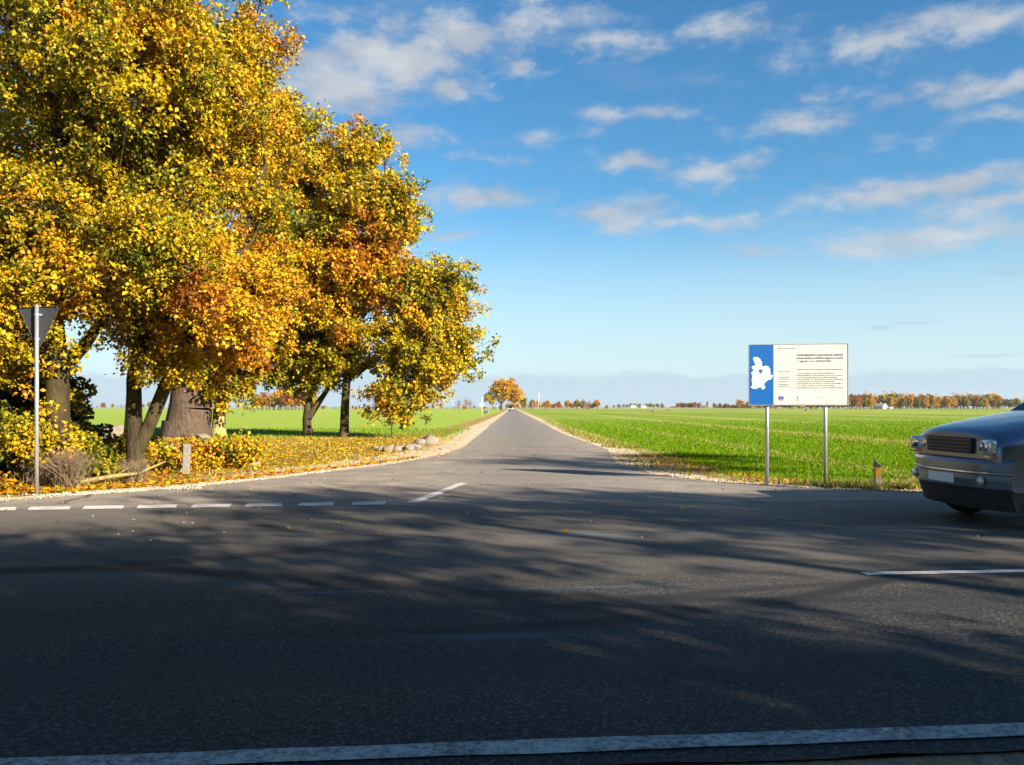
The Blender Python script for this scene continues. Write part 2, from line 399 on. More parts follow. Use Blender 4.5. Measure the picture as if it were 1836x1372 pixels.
# gravel shoulders (asphalt edge pushed outwards)
def offset(pts, ws, sgn):
    out = []
    for i, p in enumerate(pts):
        a = pts[max(0, i - 1)]; c = pts[min(len(pts) - 1, i + 1)]
        dx, dy = c[0] - a[0], c[1] - a[1]; L = math.hypot(dx, dy) or 1
        out.append((p[0] - dy / L * ws[i] * sgn, p[1] + dx / L * ws[i] * sgn))
    return out
wl = [.8, .8, .55, .55, .7, 1.1, 1.5, 2.0, 2.0, 1.8, 1.7, 1.6, 1.2, 1.0, .9]
Lo = jitter_line(offset(L_edge, wl, 1), .5, .14, 6)
wr = [.9, .9, .9, .85, .85, .9, 1.0, 1.1, .85, .55, .42, .42, .42, .5, .5]
Ro = jitter_line(offset(R_edge, wr, 1), .5, .12, 7)
sheet('gravel_shoulder', [to_road(-200, 13.0)] + Lo + Ro + [to_road(200, 13.0)], 0.010, M_GRAVEL, 'pale sandy gravel shoulder along both edges of the side road')
sheet('roadside_dirt', jitter_line([to_road(-60, 3.6), to_road(60, 3.6), to_road(60, -1), to_road(-60, -1), to_road(-60, 3.6)], .6, .03, 8)[:-1], 0.008, M_DIRT)
sheet('rutted_soil', jitter_line([(3.7, 32), (4.8, 28), (5.8, 23), (6.6, 19), (7.2, 16.4), (6.0, 15.9), (4.8, 17.0), (4.0, 18.4), (3.6, 21), (3.8, 25), (3.9, 29), (3.7, 32)], .4, .12, 9)[:-1], 0.0075, M_DIRT, 'brown rutted soil beside the right bend of the side road')
Lv = [(-1.7, 620), (-1.7, 200), (-1.9, 60), (-2.0, 30), (-3.6, 21.5), (-5.6, 17.2), (-8.4, 13.5), (-14, 12.6), (-40, 10.6), (-60, 9.0), (-60, 42), (-30, 41.5), (-14, 41), (-9, 41), (-6.9, 46), (-5.4, 56), (-4.8, 83), (-4.2, 200), (-3.5, 620)]
sheet('leafy_verge', jitter_line(Lv, .8, .22, 10), 0.005, M_LITTER, 'leaf-strewn grass verge under the trees on the left')

# road markings -------------------------------------------------------
def marking(pts, z=0.028, name='road_marking', label=None, group=None, step=.12, amp=.008, seed=0):
    bm = bmesh.new(); P = jitter_line(pts + [pts[0]], step, amp, seed)[:-1]
    vs = [bm.verts.new((p[0], p[1], z)) for p in P]; f = bm.faces.new(vs)
    bmesh.ops.triangulate(bm, faces=bm.faces[:])
    for f in bm.faces:
        if f.normal.z < 0: f.normal_flip()
    me = bpy.data.meshes.new(name); bm.to_mesh(me); bm.free(); me.materials.append(M_PAINT if name == 'edge_line' else M_PAINT2)
    o = bpy.data.objects.new(name, me); COL.objects.link(o)
    tag(o, label, None, group, 'structure'); return o
def road_quad(u0, u1, v0, v1): return [to_road(u0, v0), to_road(u1, v0), to_road(u1, v1), to_road(u0, v1)]
marking(road_quad(-40, 40, 3.53, 3.67), name='edge_line', label='long worn white edge line along the near side of the main road', seed=1)
for k in range(5):
    marking(road_quad(3.9 + 12 * k, 7.9 + 12 * k, 7.03, 7.15), name='centre_line', label='thin white centre line dash in front of the moving car' if k == 0 else 'white centre line dash far along the main road', group='centre line dashes', seed=2 + k)
dash = [(-27, 0 + 27), (49, 125), (147, 220), (244, 316), (342, 412), (438, 505), (533, 598), (629, 690)]
def dash_pt(px, top):
    py = 915 - (px - 20) * (10 / 640.) + (3.2 if not top else -2.6)
    return G(px, py)
for i, (a, b_) in enumerate([(-140, -70), (-76, 27 - 50)] + [(-25, 27)] + dash[1:]):
    marking([dash_pt(a, 0), dash_pt(b_, 0), dash_pt(b_ + 2, 1), dash_pt(a + 5, 1)], name='give_way_dash', label='short white give-way dash across the mouth of the side road', group='give-way dashes', seed=20 + i)
marking([G(727, 904.5), G(750, 904.5), G(838, 868.3), G(824, 868.3)], name='side_road_line', label='slanting white centre line at the mouth of the side road', seed=40)

# ------------------------------------------------------------------ foliage engine
def f_leaf(t, b):
    at = t.new('ShaderNodeAttribute', attribute_name='tint'); c = at.outputs['Color']
    b.inputs['Roughness'].default_value = .55; b.inputs['Specular IOR Level'].default_value = .25
    t.put(b.inputs['Base Color'], c)
    tr = t.new('ShaderNodeBsdfTranslucent'); t.put(tr.inputs[0], c)
    mx = t.new('ShaderNodeMixShader'); mx.inputs[0].default_value = .34
    t.put(mx.inputs[1], b.outputs[0]); t.put(mx.inputs[2], tr.outputs[0])
    t.l.new(mx.outputs[0], t.n['Material Output'].inputs[0])
M_LEAF = material('leaf', f_leaf)
def bark(name, c0, c1, c2=None):
    def f(t, b):
        P = t.new('ShaderNodeTexCoord').outputs['Object']
        n = t.noise(t.scl(P, (4, 4, .8)), 3, 7, .75); n2 = t.noise(P, 1.3, 4, .6)
        c = t.mix(t.mr(n, .35, .65), c0, c1)
        if c2: c = t.mix(t.m('MULTIPLY', t.mr(n2, .45, .62), .7), c, c2)
        t.put(b.inputs['Base Color'], c); b.inputs['Roughness'].default_value = .9; b.inputs['Specular IOR Level'].default_value = .1
        bp = t.new('ShaderNodeBump'); bp.inputs['Strength'].default_value = .9; bp.inputs['Distance'].default_value = .09
        t.put(bp.inputs['Height'], n); t.put(b.inputs['Normal'], bp.outputs[0])
    return material(name, f)
M_BARK = bark('bark_oak', (0.020, 0.014, 0.009), (0.075, 0.056, 0.035), (0.085, 0.078, 0.020))
M_BARK_OLD = bark('bark_old', (0.026, 0.019, 0.014), (0.15, 0.105, 0.08), (0.075, 0.053, 0.038))
M_BARK_PALE = bark('bark_pale', (0.16, 0.13, 0.05), (0.36, 0.30, 0.13), (0.34, 0.30, 0.07))
M_TWIG = bark('dry_twig', (0.16, 0.11, 0.07), (0.34, 0.25, 0.16))

PAL_T = np.array([0, .22, .42, .6, .8, 1.0])
PAL = np.array([(.042, .058, .004), (.150, .155, .004), (.37, .285, .006), (.56, .34, .006), (.52, .20, .007), (.22, .075, .010)])
def palette(tv):
    tv = np.clip(tv, 0, 1); return np.stack([np.interp(tv, PAL_T, PAL[:, i]) for i in range(3)], 1)
def unit(v): return v / (np.linalg.norm(v, axis=1, keepdims=True) + 1e-9)
def leaf_mesh(pos, out_dir, size, tv, sizevar=.5):
    n = len(pos)
    a = unit(rng.normal(size=(n, 3)) + out_dir * .8 + np.array([0, 0, -.25]))
    nn = unit(rng.normal(size=(n, 3)) * .8 + np.array([.25, -.30, .75]))
    b = unit(np.cross(nn, a)); nn = np.cross(a, b)
    L = (size * (1 + sizevar * rng.uniform(-1, 1, n)))[:, None]; w = L * .36
    f = (rng.uniform(-.1, .30, n))[:, None] * L
    v = np.stack([pos, pos + a * L * .50 + b * w + nn * f, pos + a * L - nn * .08 * L, pos + a * L * .50 - b * w + nn * f], 1).reshape(-1, 3)
    i = np.arange(n)[:, None] * 4
    faces = np.concatenate([i + np.array([0, 1, 2]), i + np.array([0, 2, 3])], 1).reshape(-1, 3)
    col = palette(tv) * rng.uniform(.75, 1.2, (n, 1))
    return v, faces, np.repeat(col, 4, axis=0)
def frusta(p0, p1, r0, r1, sides):
    n = len(p0); d = unit(p1 - p0)
    ref = np.where(np.abs(d[:, 2:3]) > .9, np.array([[1., 0, 0]]), np.array([[0., 0, 1.]]))
    e1 = unit(np.cross(d, ref)); e2 = np.cross(d, e1)
    th = np.arange(sides) * 2 * np.pi / sides
    ring = e1[:, None, :] * np.cos(th)[None, :, None] + e2[:, None, :] * np.sin(th)[None, :, None]
    v = np.concatenate([p0[:, None, :] + ring * r0[:, None, None], p1[:, None, :] + ring * r1[:, None, None]], 1).reshape(-1, 3)
    i = np.arange(n)[:, None, None] * 2 * sides; k = np.arange(sides)
    q = np.stack([k, (k + 1) % sides, (k + 1) % sides + sides, k + sides], 1)[None]
    return v, (i + q).reshape(-1, 4)
def merge(parts):
    vs, fs, off = [], [], 0
    for v, f in parts:
        vs.append(v); fs.append(f + off); off += len(v)
    return np.concatenate(vs), fs

def tree(name, base, stems, blobs, n_clumps, clump_r, per, leaf, tmean, tvar, label, cat='tree', group=None,
         trunk_r=.25, mat=M_BARK, step=.7, bare=0.0, sprigs=9, parts=True, flare=1.25, zmin=.35, holes=False):
    """stems: list of polylines (world, relative to base) ; blobs: (cx,cy,cz,rx,ry,rz,weight,dt) in world"""
    B = np.array([base[0], base[1], 0.0])
    bl = np.array([b[:6] for b in blobs]); w = np.array([b[6] for b in blobs]); w = w / w.sum()
    dts = np.array([b[7] for b in blobs])
    # clump centres : spread out, biased to the outside of each lobe
    cs, ct = [], []
    tries = 0
    while len(cs) < n_clumps and tries < n_clumps * 40:
        tries += 1
        k = rng.choice(len(bl), p=w)
        d = rng.normal(size=3); d /= np.linalg.norm(d); r = rng.uniform(.12, 1.0) ** .5
        p = bl[k, :3] + d * bl[k, 3:] * r
        if p[2] < zmin: continue
        if holes:
            qx, qy, qz = p / clump_r * .62
            if math.sin(qx + 1.3 * math.sin(qz * .7)) * math.sin(qy * .8 + 1.1) + .9 * math.sin(qz * .9 + .6 * qx) > .62: continue
        if cs and np.min(np.linalg.norm(np.array(cs) - p, axis=1)) < clump_r * .72 and rng.random() < .85: continue
        cs.append(p); ct.append(dts[k])
    cs = np.array(cs); ct = np.array(ct)
    nodes, par, rad_min = [], [], []
    for s in stems:
        prev = -1 if not nodes else 0
        for j, (x, y, z, r) in enumerate(s):
            if nodes and j == 0: 
                dd = np.linalg.norm(np.array(nodes) - (B + np.array([x, y, z])), axis=1); prev = int(np.argmin(dd)); continue
            nodes.append(B + np.array([x, y, z])); par.append(prev); rad_min.append(r); prev = len(nodes) - 1
    n_st = len(nodes)
    top = np.array(nodes)[:, 2].min()
    order = np.argsort(np.min(np.linalg.norm(cs[:, None] - np.array(nodes)[None], axis=2), axis=1))
    tips = []; start_ok = 1 if len(nodes) > 1 else 0
    zlow = nodes[min(len(nodes) - 1, 1)][2]
    for ci in order:
        c = cs[ci]; N = np.array(nodes); dv = c - N; d = np.linalg.norm(dv, axis=1)
        cost = d + 1.1 * np.maximum(0, N[:, 2] - c[2] + .25 * d) + .22 * np.arange(len(N)) * 0
        cost[0] += 50
        k = int(np.argmin(cost)); p = N[k]; L = d[k]; m = max(1, int(L / step)); prev = k
        side = rng.normal(size=3) * L * .07
        for i in range(1, m + 1):
            f = i / m; q = p + (c - p) * f + (side + np.array([0, 0, L * .10])) * math.sin(math.pi * f) + (rng.normal(size=3) * step * .08 if i < m else 0)
            nodes.append(q); par.append(prev); rad_min.append(0); prev = len(nodes) - 1
        tips.append(prev)
    N = np.array(nodes); par = np.array(par); cnt = np.zeros(len(N))
    for tp in tips: cnt[tp] += 1
    for i in range(len(N) - 1, 0, -1):
        if par[i] >= 0: cnt[par[i]] += cnt[i]
    rad = .013 * clump_r / .6 * np.maximum(cnt, 1) ** .5 * 1.25
    rad = np.maximum(np.minimum(rad, trunk_r * .8), np.array(rad_min))
    seg = np.where(par >= 0)[0]
    p0, p1 = N[par[seg]], N[seg]; r1 = rad[seg]; r0 = np.minimum(rad[par[seg]], r1 * 1.35); st = seg < n_st; r0[st] = rad[par[seg]][st]
    wood = []
    big = r0 > .09
    for msk, sd in ((big, 10), (~big, 5)):
        if msk.any(): wood.append(frusta(p0[msk], p1[msk] + (p1[msk] - p0[msk]) * .03, r0[msk], r1[msk], sd))
    # root flare
    fl = np.array([[0, 0, -.15], [0, 0, .30 + trunk_r * .5]])
    wood.append(frusta(B[None] + fl[:1], B[None] + fl[1:], np.array([trunk_r * (flare + .15)]), np.array([trunk_r * 1.0]), 14))
    # sprigs and leaves
    nc = len(cs); sp_c = np.repeat(np.arange(nc), sprigs)
    sp = cs[sp_c] + rng.normal(size=(nc * sprigs, 3)) * clump_r * np.array([.62, .62, .42])
    keep = sp[:, 2] > zmin * .6; sp = sp[keep]; sp_c = sp_c[keep]
    wood.append(frusta(cs[sp_c], sp, np.full(len(sp), .011 * clump_r / .6 + .002), np.full(len(sp), .004 + .003 * clump_r), 3))
    root = empty(name, tuple(B)) if parts else None
    v, f = merge(wood); v = v - B
    q = [x for x in f]
    tw = np_mesh('trunk', v, q, mat, root, smooth=True)
    live = rng.random(len(sp)) > bare
    sp = sp[live]; sp_c = sp_c[live]
    nl = max(1, per // sprigs)
    li = np.repeat(np.arange(len(sp)), nl)
    off = rng.normal(size=(len(li), 3)) * clump_r * .165
    pos = sp[li] + off
    tcl = tmean + ct + rng.normal(size=nc) * tvar
    tv = tcl[sp_c][li] + rng.normal(size=len(li)) * .10 + (rng.normal(size=len(sp)) * .07)[li]
    g = pos[:, 2] > .06; pos = pos[g]; off = off[g]; tv = tv[g]
    lv, lf, lc = leaf_mesh(pos, unit(off), leaf, tv)
    cr = np_mesh('crown', lv - B, [lf], M_LEAF, root, cols=lc)
    if parts:
        tag(root, label, cat, group); return root
    return tw, cr

def trunk_line(h, r, lean=(0, 0), n=7, wob=.06, top=.25, z0=0):
    out = []
    for i in range(n + 1):
        f = i / n
        out.append((lean[0] * f + (rng.normal() * wob if 0 < i else 0), lean[1] * f + (rng.normal() * wob if 0 < i else 0), z0 + h * f, r * (1 - (1 - top) * f)))
    return out

OAKS = 'autumn trees standing on the left verge'
# near oak by the give-way sign
tree('oak_tree', (-9.7, 16.6), [trunk_line(8.5, .27, (-.3, .4)), [(-.1, 0, 1.9, .14), (.5, .2, 2.9, .11), (1.15, .3, 4.0, .10), (1.7, .4, 5.6, .08)],
     [(-.1, 0, 1.9, .14), (-1.1, -.2, 3.6, .10), (-2.0, -.3, 5.2, .08)]],
     [(-10.6, 17.2, 8.2, 3.6, 3.2, 3.9, 5, 0), (-8.3, 16.6, 8.4, 2.6, 2.6, 3.8, 3, .02), (-12.4, 15.9, 3.9, 1.8, 1.1, 2.3, 2.2, -.06), (-12.4, 15.5, 1.5, 1.9, .8, 1.0, 1.0, -.06), (-9.5, 15.6, .95, 1.0, .4, .30, .40, .04),
      (-10.7, 16.0, 3.3, 1.1, .8, 1.1, 1.0, .06), (-9.0, 16.0, 4.2, 1.4, .9, .8, .9, .12), (-10.5, 15.6, 2.0, .9, .5, .7, .6, .0), (-9.7, 15.9, 2.7, .7, .4, .6, .5, .05)],
     290, .54, 480, .086, .41, .15, 'thick dark-trunked oak with yellow-green leaves behind the give-way sign', group=OAKS, trunk_r=.29, sprigs=11, holes=True)
# forked tree
tree('oak_tree', (-8.65, 17.9), [[(0, 0, 0, .21), (.02, 0, .6, .19), (.0, 0, 1.1, .17), (-.02, 0, 2.2, .12), (.08, .1, 3.6, .10), (.1, .2, 5.5, .09), (.2, .3, 8.5, .06)],
     [(.0, 0, .6, .15), (.32, 0, 1.15, .14), (.75, 0, 2.2, .10), (1.35, 0, 3.4, .085), (2.2, .2, 4.8, .07), (2.9, .3, 7.2, .05)], [(0, 0, 1.8, .08), (.35, -.1, 3.3, .08), (.75, 0, 5.2, .07), (1.1, 0, 7.8, .05)]],
     [(-7.4, 18.5, 7.4, 2.1, 2.3, 4.0, 4, 0), (-7.3, 18.4, 10.0, 1.8, 2.2, 2.5, 2.4, .10), (-6.3, 18.0, 4.4, 1.2, 1.2, 1.3, 1.0, .28), (-8.3, 18.0, 3.9, 1.3, .8, .9, .8, .10), (-7.5, 17.5, 2.6, .9, .5, .5, .5, .1), (-6.6, 18.2, 3.2, .8, .6, .5, .3, .3), (-7.2, 15.7, 4.8, 1.5, 1.0, .9, .8, .02), (-6.0, 16.1, 4.0, 1.1, .9, .9, .8, .24)],
     285, .48, 450, .080, .40, .16, 'fork-stemmed oak with orange-tinged leaves at the bend of the kerb', group=OAKS, trunk_r=.2, sprigs=11, holes=True)
# giant oak
tree('giant_oak', (-17.1, 41.0), [trunk_line(11, 1.2, (1, 0), top=.2), [(0, 0, 2.6, .8), (-3, 0, 6, .45), (-5, 1, 10, .3)], [(0, 0, 3, .8), (3.2, .5, 7.5, .4), (4.6, .5, 11, .28)]],
     [(-16.4, 41.5, 13.2, 6.4, 5, 6.0, 5, .06), (-19.5, 41, 8.5, 4, 3.5, 4, 1.4, .12), (-13.5, 41, 8.8, 3.6, 3, 3.8, 1.6, .22), (-13.6, 37.6, 6.0, 2.6, 1.8, 1.9, .9, .22), (-11.9, 41, 14.2, 2.5, 2.4, 4.0, 2.0, -.04)],
     250, 1.08, 340, .19, .44, .13, 'huge old oak with very thick pinkish-brown trunk at the field edge', group=OAKS, trunk_r=1.2, mat=M_BARK_OLD, holes=True, step=1.2, bare=.15, flare=.98)
# orange-and-yellow tree at the right of the group
tree('maple_tree', (-8.75, 40.7), [trunk_line(13.5, .24, (.5, 0), top=.2, n=9, wob=.05), [(.1, 0, 3.4, .15), (2.2, 0, 4.6, .11), (4.2, -.2, 5.6, .07)], [(.1, 0, 4.2, .14), (-2.0, 0, 6.6, .10), (-3.3, 0, 9, .07)]],
     [(-8.4, 41, 13.0, 2.7, 2.8, 3.6, 3.2, .06), (-6.3, 41, 11.8, 1.4, 2, 2.0, .9, -.02), (-9.6, 41, 8.0, 2.4, 2.6, 2.6, 1.6, .12), (-7.0, 40.4, 8.8, 2.0, 2.2, 2.3, 2.0, .36), (-11.2, 41, 9.5, 2.6, 2.6, 3.4, 2.2, .12),
      (-4.4, 40.6, 7.4, 2.1, 2.2, 2.3, 1.8, -.02), (-4.6, 40.4, 4.3, 2.3, 1.8, 1.6, 2.4, -.02), (-7.2, 40.4, 5.0, 2.4, 1.8, 1.2, 1.0, .06), (-8.9, 39.9, 3.9, 1.0, .7, .7, .4, -.06), (-5.5, 39.8, 2.3, 1.3, .8, .9, .75, .10), (-2.5, 40.4, 4.9, .9, .8, .5, .22, .05)],
     315, .82, 400, .165, .40, .11, 'tall orange and yellow tree leaning over the verge nearest the side road', group=OAKS, trunk_r=.25, mat=M_BARK, step=1.0, flare=1.12)
tree('maple_tree', (-10.98, 42.0), [trunk_line(6.5, .25, (0, 0), top=.3), [(0, 0, 1.3, .16), (1.1, 0, 2.6, .11), (2, 0, 4, .08)]],
     [(-11.4, 42, 6.0, 2.6, 2.4, 2.5, 3, 0), (-13.5, 41.6, 4.6, 1.7, 1.5, 1.2, .8, .05), (-9.6, 41.5, 4.3, 1.4, 1.4, 1.4, .9, -.05), (-11.0, 41.2, 3.2, 1.6, .9, .8, .8, -.06)],
     125, .70, 380, .155, .30, .09, 'short low-crowned yellow-green tree between two pale trunks', group=OAKS, trunk_r=.26, step=.9, flare=1.15)
tree('oak_tree', (-15.9, 42.3), [trunk_line(9, .36, (.2, 0), top=.3)],
     [(-14.6, 42, 7.8, 3.0, 2.4, 3.0, 3, .05), (-15.3, 41.4, 3.3, 1.7, 1.0, 1.4, .9, -.18), (-13.0, 41.6, 6.0, 2.0, 1.6, 1.6, 1.4, .12)],
     105, .85, 280, .19, .62, .13, 'rust-brown leaved oak with pale lower trunk beside the giant oak', group=OAKS, trunk_r=.38, mat=M_BARK_PALE, step=1.0, flare=1.15)
tree('oak_tree', (-16.2, 25.0), [trunk_line(9, .24, (.2, 0), top=.3)], [(-16.2, 25.5, 9.5, 3.6, 3.4, 5.2, 3, 0), (-17.5, 24.5, 4.6, 2.4, 2, 2, .9, .05)],
     115, .85, 260, .17, .45, .13, 'slim oak at the far left edge behind the nearest oak', group=OAKS, trunk_r=.25, bare=.12, step=.9)
tree('oak_tree', (-14.2, 29.0), [trunk_line(11, .26, (.4, 0), top=.3)], [(-13.8, 29.5, 10.6, 3.6, 3.2, 4.6, 3, .05), (-12.2, 29, 6.6, 2, 1.8, 1.6, .7, .1)],
     115, .85, 250, .17, .50, .13, 'tall thin oak standing between the forked oak and the giant oak', group=OAKS, trunk_r=.27, bare=.15, step=.9)

# tall trees lining the near side of the main road, whose shade lies across it
ROW = 'shade trees lining the near side of the main road'
def shade_tree(x, y, h, blobs, n, dens=170, r=.95, leaf=.22, bare=.0):
    return tree('roadside_tree', (x, y), [trunk_line(h, .26, (0, 0), top=.3)], blobs, n, r, dens, leaf, .45, .1,
                'tall autumn tree lining the near side of the main road', group=ROW, trunk_r=.28, step=1.1, bare=bare)
for x in (-6, -1, 4, 9, 14, 19.5, 25, 30.5, 36, 42):
    bl = [(x, -6, *((4.7, 3.4, 2.2, 4.6) if not 14 <= x <= 26 else (4.1, 3.4, 2.2, 3.95)), 4.0, 0)]
    n = 140; h = 10
    if 2 <= x <= 15: bl.append((x, -6, 9.0, 2.6, 2.0, 1.0, .45, 0)); n = 145
    if 17 <= x <= 24: bl += [(x + .5, -6, 12.4, 2.9, 2.0, 1.3, .55, 0)]; h = 12.5; n = 150
    if 24 < x <= 34: bl += [(x, -6, 12.1, 2.9, 2.2, 1.6, .9, 0)]; h = 13; n = 165
    if x == 36: bl += [(x, -6, 12, 2.8, 2, 2.4, .8, 0), (x, -6, 18.4, 2.2, 2.0, 1.3, .45, 0)]; h = 19; n = 170
    if x == 42: bl += [(x, -6, 13, 3.0, 2, 2.4, .6, 0), (x, -6, 20.5, 1.6, 1.6, .9, .2, 0)]; h = 21; n = 150
    if 17 <= x <= 31: bl.append((x, -6, 9.9, 3.0, 2.0, .7, .10, 0))
    fine = 14 <= x <= 36
    shade_tree(x, -6, h * .88, bl, int(n * 1.9) if fine else n, 85 if fine else 170, .66 if fine else .95, .17 if fine else .22, bare=.08)

# ------------------------------------------------------------------ undergrowth, stones, small plants on the left verge
def shrub(name, x, y, blobs, n, per, leaf, tm, label, r=.3, cat='shrub', bare=0.0, group=None, h=.7):
    st = [[(0, 0, 0, .03), (rng.normal() * .1, 0, h * .5, .02), (rng.normal() * .3, 0, h, .012)] for _ in range(3)]
    return tree(name, (x, y), st, blobs, n, r, per, leaf, tm, .17, label, cat, group, trunk_r=.035, step=.3, bare=bare, sprigs=8, zmin=.06)
LOW = 'shrubs growing under the trees'
shrub('shrub', -7.75, 20.0, [(-8.1, 20.0, .40, .9, .6, .30, 3, 0), (-7.0, 20.3, .50, .5, .4, .34, 2, .05), (-9.0, 19.8, .3, .5, .4, .2, 1, .1)], 52, 100, .085, .42, 'low yellow shrub behind the short concrete marker post', group=LOW)
shrub('shrub', -12.4, 15.3, [(-12.2, 15.3, 1.2, 1.5, .7, 1.0, 3, 0), (-10.9, 15.2, .7, .8, .5, .6, 1, .05)], 80, 170, .085, .24, 'dense yellow-green shrub at the left edge behind the give-way pole', group=LOW, h=1.4)
shrub('shrub', -12.2, 18.6, [(-12.2, 18.6, 1.6, 2.0, .8, 1.5, 3, 0), (-10.9, 18.9, .9, .9, .6, .8, 1, 0)], 100, 190, .12, .12, 'tall dark green shrub behind the thick oak trunk', group=LOW, h=1.6)  # added dark understory; its leaf tone stands in for shade under the crowns
shrub('shrub', -15.2, 22.5, [(-15.2, 22.5, 1.9, 2.6, 1.0, 2.2, 3, 0)], 90, 190, .15, .14, 'big dark bush filling the gap left of the oak trunk', group=LOW, r=.45, h=2.2)
shrub('shrub', -10.4, 21.5, [(-10.6, 21.5, .35, 1.1, .6, .3, 3, 0)], 40, 120, .10, .30, 'low dull green bush between the oak and the forked oak', group=LOW, h=.4)
shrub('shrub', -10.0, 17.5, [(-10.1, 17.5, .6, .8, .4, .45, 3, 0), (-9.4, 17.3, .35, .5, .3, .25, 1, .1)], 40, 150, .085, .20, 'dull green undergrowth around the foot of the thick oak', group=LOW, h=.6)
shrub('sapling', -6.85, 44.5, [(-6.95, 44.5, .75, .3, .2, .3, 2, .1), (-6.3, 44.5, .95, .3, .2, .35, 2, .1)], 12, 22, .16, .66, 'thin orange-leaved sapling behind the row of stones', r=.22, cat='sapling', bare=.3, h=1.2)
shrub('shrub', -9.9, 14.7, [(-10.6, 14.6, .18, 1.6, .35, .14, 3, 0)], 36, 80, .08, .55, 'sprawling yellow ground shrub beside the give-way pole', group=LOW, r=.2, h=.2)

def weed_clump(x, y, h, r, n, label, seed):
    g = np.random.default_rng(seed)
    b0 = np.stack([g.normal(size=n) * r * .35, g.normal(size=n) * r * .25, np.zeros(n)], 1)
    lean = np.stack([g.normal(size=n) * .28, g.normal(size=n) * .28, np.ones(n)], 1); hh = h * g.uniform(.5, 1.05, n)[:, None]
    m = b0 + lean * hh * .5; e = m + (lean * np.array([1.5, 1.5, 1])) * hh * .5
    v1 = frusta(b0, m, np.full(n, .006), np.full(n, .005), 3); v2 = frusta(m, e, np.full(n, .005), np.full(n, .002), 3)
    # side twigs
    k = g.integers(0, n, n * 4); f = g.uniform(.3, 1, n * 4)[:, None]; p = m[k] * (1 - f) + e[k] * f
    q = p + unit(g.normal(size=(n * 4, 3)) + np.array([0, 0, .7])) * g.uniform(.06, .2, n * 4)[:, None]
    v3 = frusta(p, q, np.full(n * 4, .003), np.full(n * 4, .002), 3)
    v, f = merge([v1, v2, v3]); o = np_mesh('dry_weeds', v, f, M_TWIG); o.location = (x, y, 0)
    tag(o, label, 'dry plant'); return o
weed_clump(-8.75, 15.5, .75, .30, 200, 'bushy clump of dry pale brown weeds at the foot of the thick oak', 1)
weed_clump(-8.05, 16.6, .5, .35, 70, 'thin dry weeds between the two near oak trunks', 2)
weed_clump(-9.9, 16.2, .6, .5, 90, 'dry weeds in the shade left of the thick oak trunk', 3)
# fallen branch
def branch_mesh():
    P = [np.array(p) for p in ((-8.9, 15.9, .06), (-8.3, 16.3, .16), (-7.9, 16.5, .20), (-7.5, 16.9, .42))]
    a = np.array(P[:-1]); b = np.array(P[1:]); v1 = frusta(a, b, np.array([.05, .045, .035]), np.array([.045, .035, .015]), 8)
    v2 = frusta(np.array([P[1], P[2]]), np.array([P[1] + [.5, .1, .3], P[2] + [.3, -.3, .25]]), np.array([.02, .015]), np.array([.006, .005]), 5)
    v, f = merge([v1, v2]); o = np_mesh('fallen_branch', v, f, M_BARK_PALE, smooth=True)
    tag(o, 'pale fallen branch lying at the foot of the forked oak', 'branch')
branch_mesh()

def f_stone(t, b):
    P = t.new('ShaderNodeTexCoord').outputs['Object']
    n = t.noise(P, 6, 6, .7); n2 = t.noise(P, 1.5, 4, .6)
    c = t.mix(t.mr(n, .3, .7), (0.085, 0.07, 0.055), (0.25, 0.205, 0.165))
    c = t.mix(t.m('MULTIPLY', t.mr(n2, .52, .68), .5), c, (0.20, 0.19, 0.08))
    t.put(b.inputs['Base Color'], c); b.inputs['Roughness'].default_value = .9
    bp = t.new('ShaderNodeBump'); bp.inputs['Strength'].default_value = .7; bp.inputs['Distance'].default_value = .03
    t.put(bp.inputs['Height'], n); t.put(b.inputs['Normal'], bp.outputs[0])
M_STONE = material('field_stone', f_stone)
def stone(x, y, sx, sy, sz, seed, label, group=None, z=None, rz=0):
    bm = bmesh.new(); bmesh.ops.create_icosphere(bm, subdivisions=3, radius=1)
    g = np.random.default_rng(seed); ds = unit(g.normal(size=(9, 3))); hs = g.uniform(.45, .85, 9)
    for v in bm.verts:
        n = np.array(v.co)
        for d, h in zip(ds, hs):
            k = n @ d
            if k > h: n = n - d * (k - h) * .96
        v.co = Vector(n) * (1 + .03 * math.sin(9 * v.co.x + seed) * math.cos(8 * v.co.y))
        v.co.x *= sx; v.co.y *= sy; v.co.z *= sz
    o = bm_obj('stone', bm, M_STONE, smooth=True); o.location = (x, y, sz * .55 if z is None else z); o.rotation_euler = (0, 0, rz)
    tag(o, label, 'stone', group); return o
RS = 'field stones in the low row by the side road'
for i, (px, py, s, hz) in enumerate(((673, 806, .22, .13), (684, 808, .26, .15), (698, 810, .36, .24), (709, 810, .26, .22), (720, 808, .30, .24), (731, 809, .34, .22), (742, 807, .34, .27), (753, 804, .32, .34))):
    x, y = G(px, py); stone(x, y, s * .9, s * .7, hz * .78, 50 + i, 'pale stone in the low row lying beside the side road', RS, rz=i)
x, y = G(768, 800); stone(x, y, .48, .40, .38, 70, 'largest grey boulder at the road end of the stone row')
x, y = G(454, 837); stone(x, y, .20, .17, .13, 71, 'rounded pale stone near the end of the yellow shrub')
x, y = G(430, 838); stone(x, y, .24, .2, .14, 72, 'flat grey stone left of the rounded pale stone')
x, y = G(211, 792); stone(x, y, .75, .6, .5, 73, 'dark mossy boulder between the two near oaks')
RB = 'rubble stones before the giant oak'
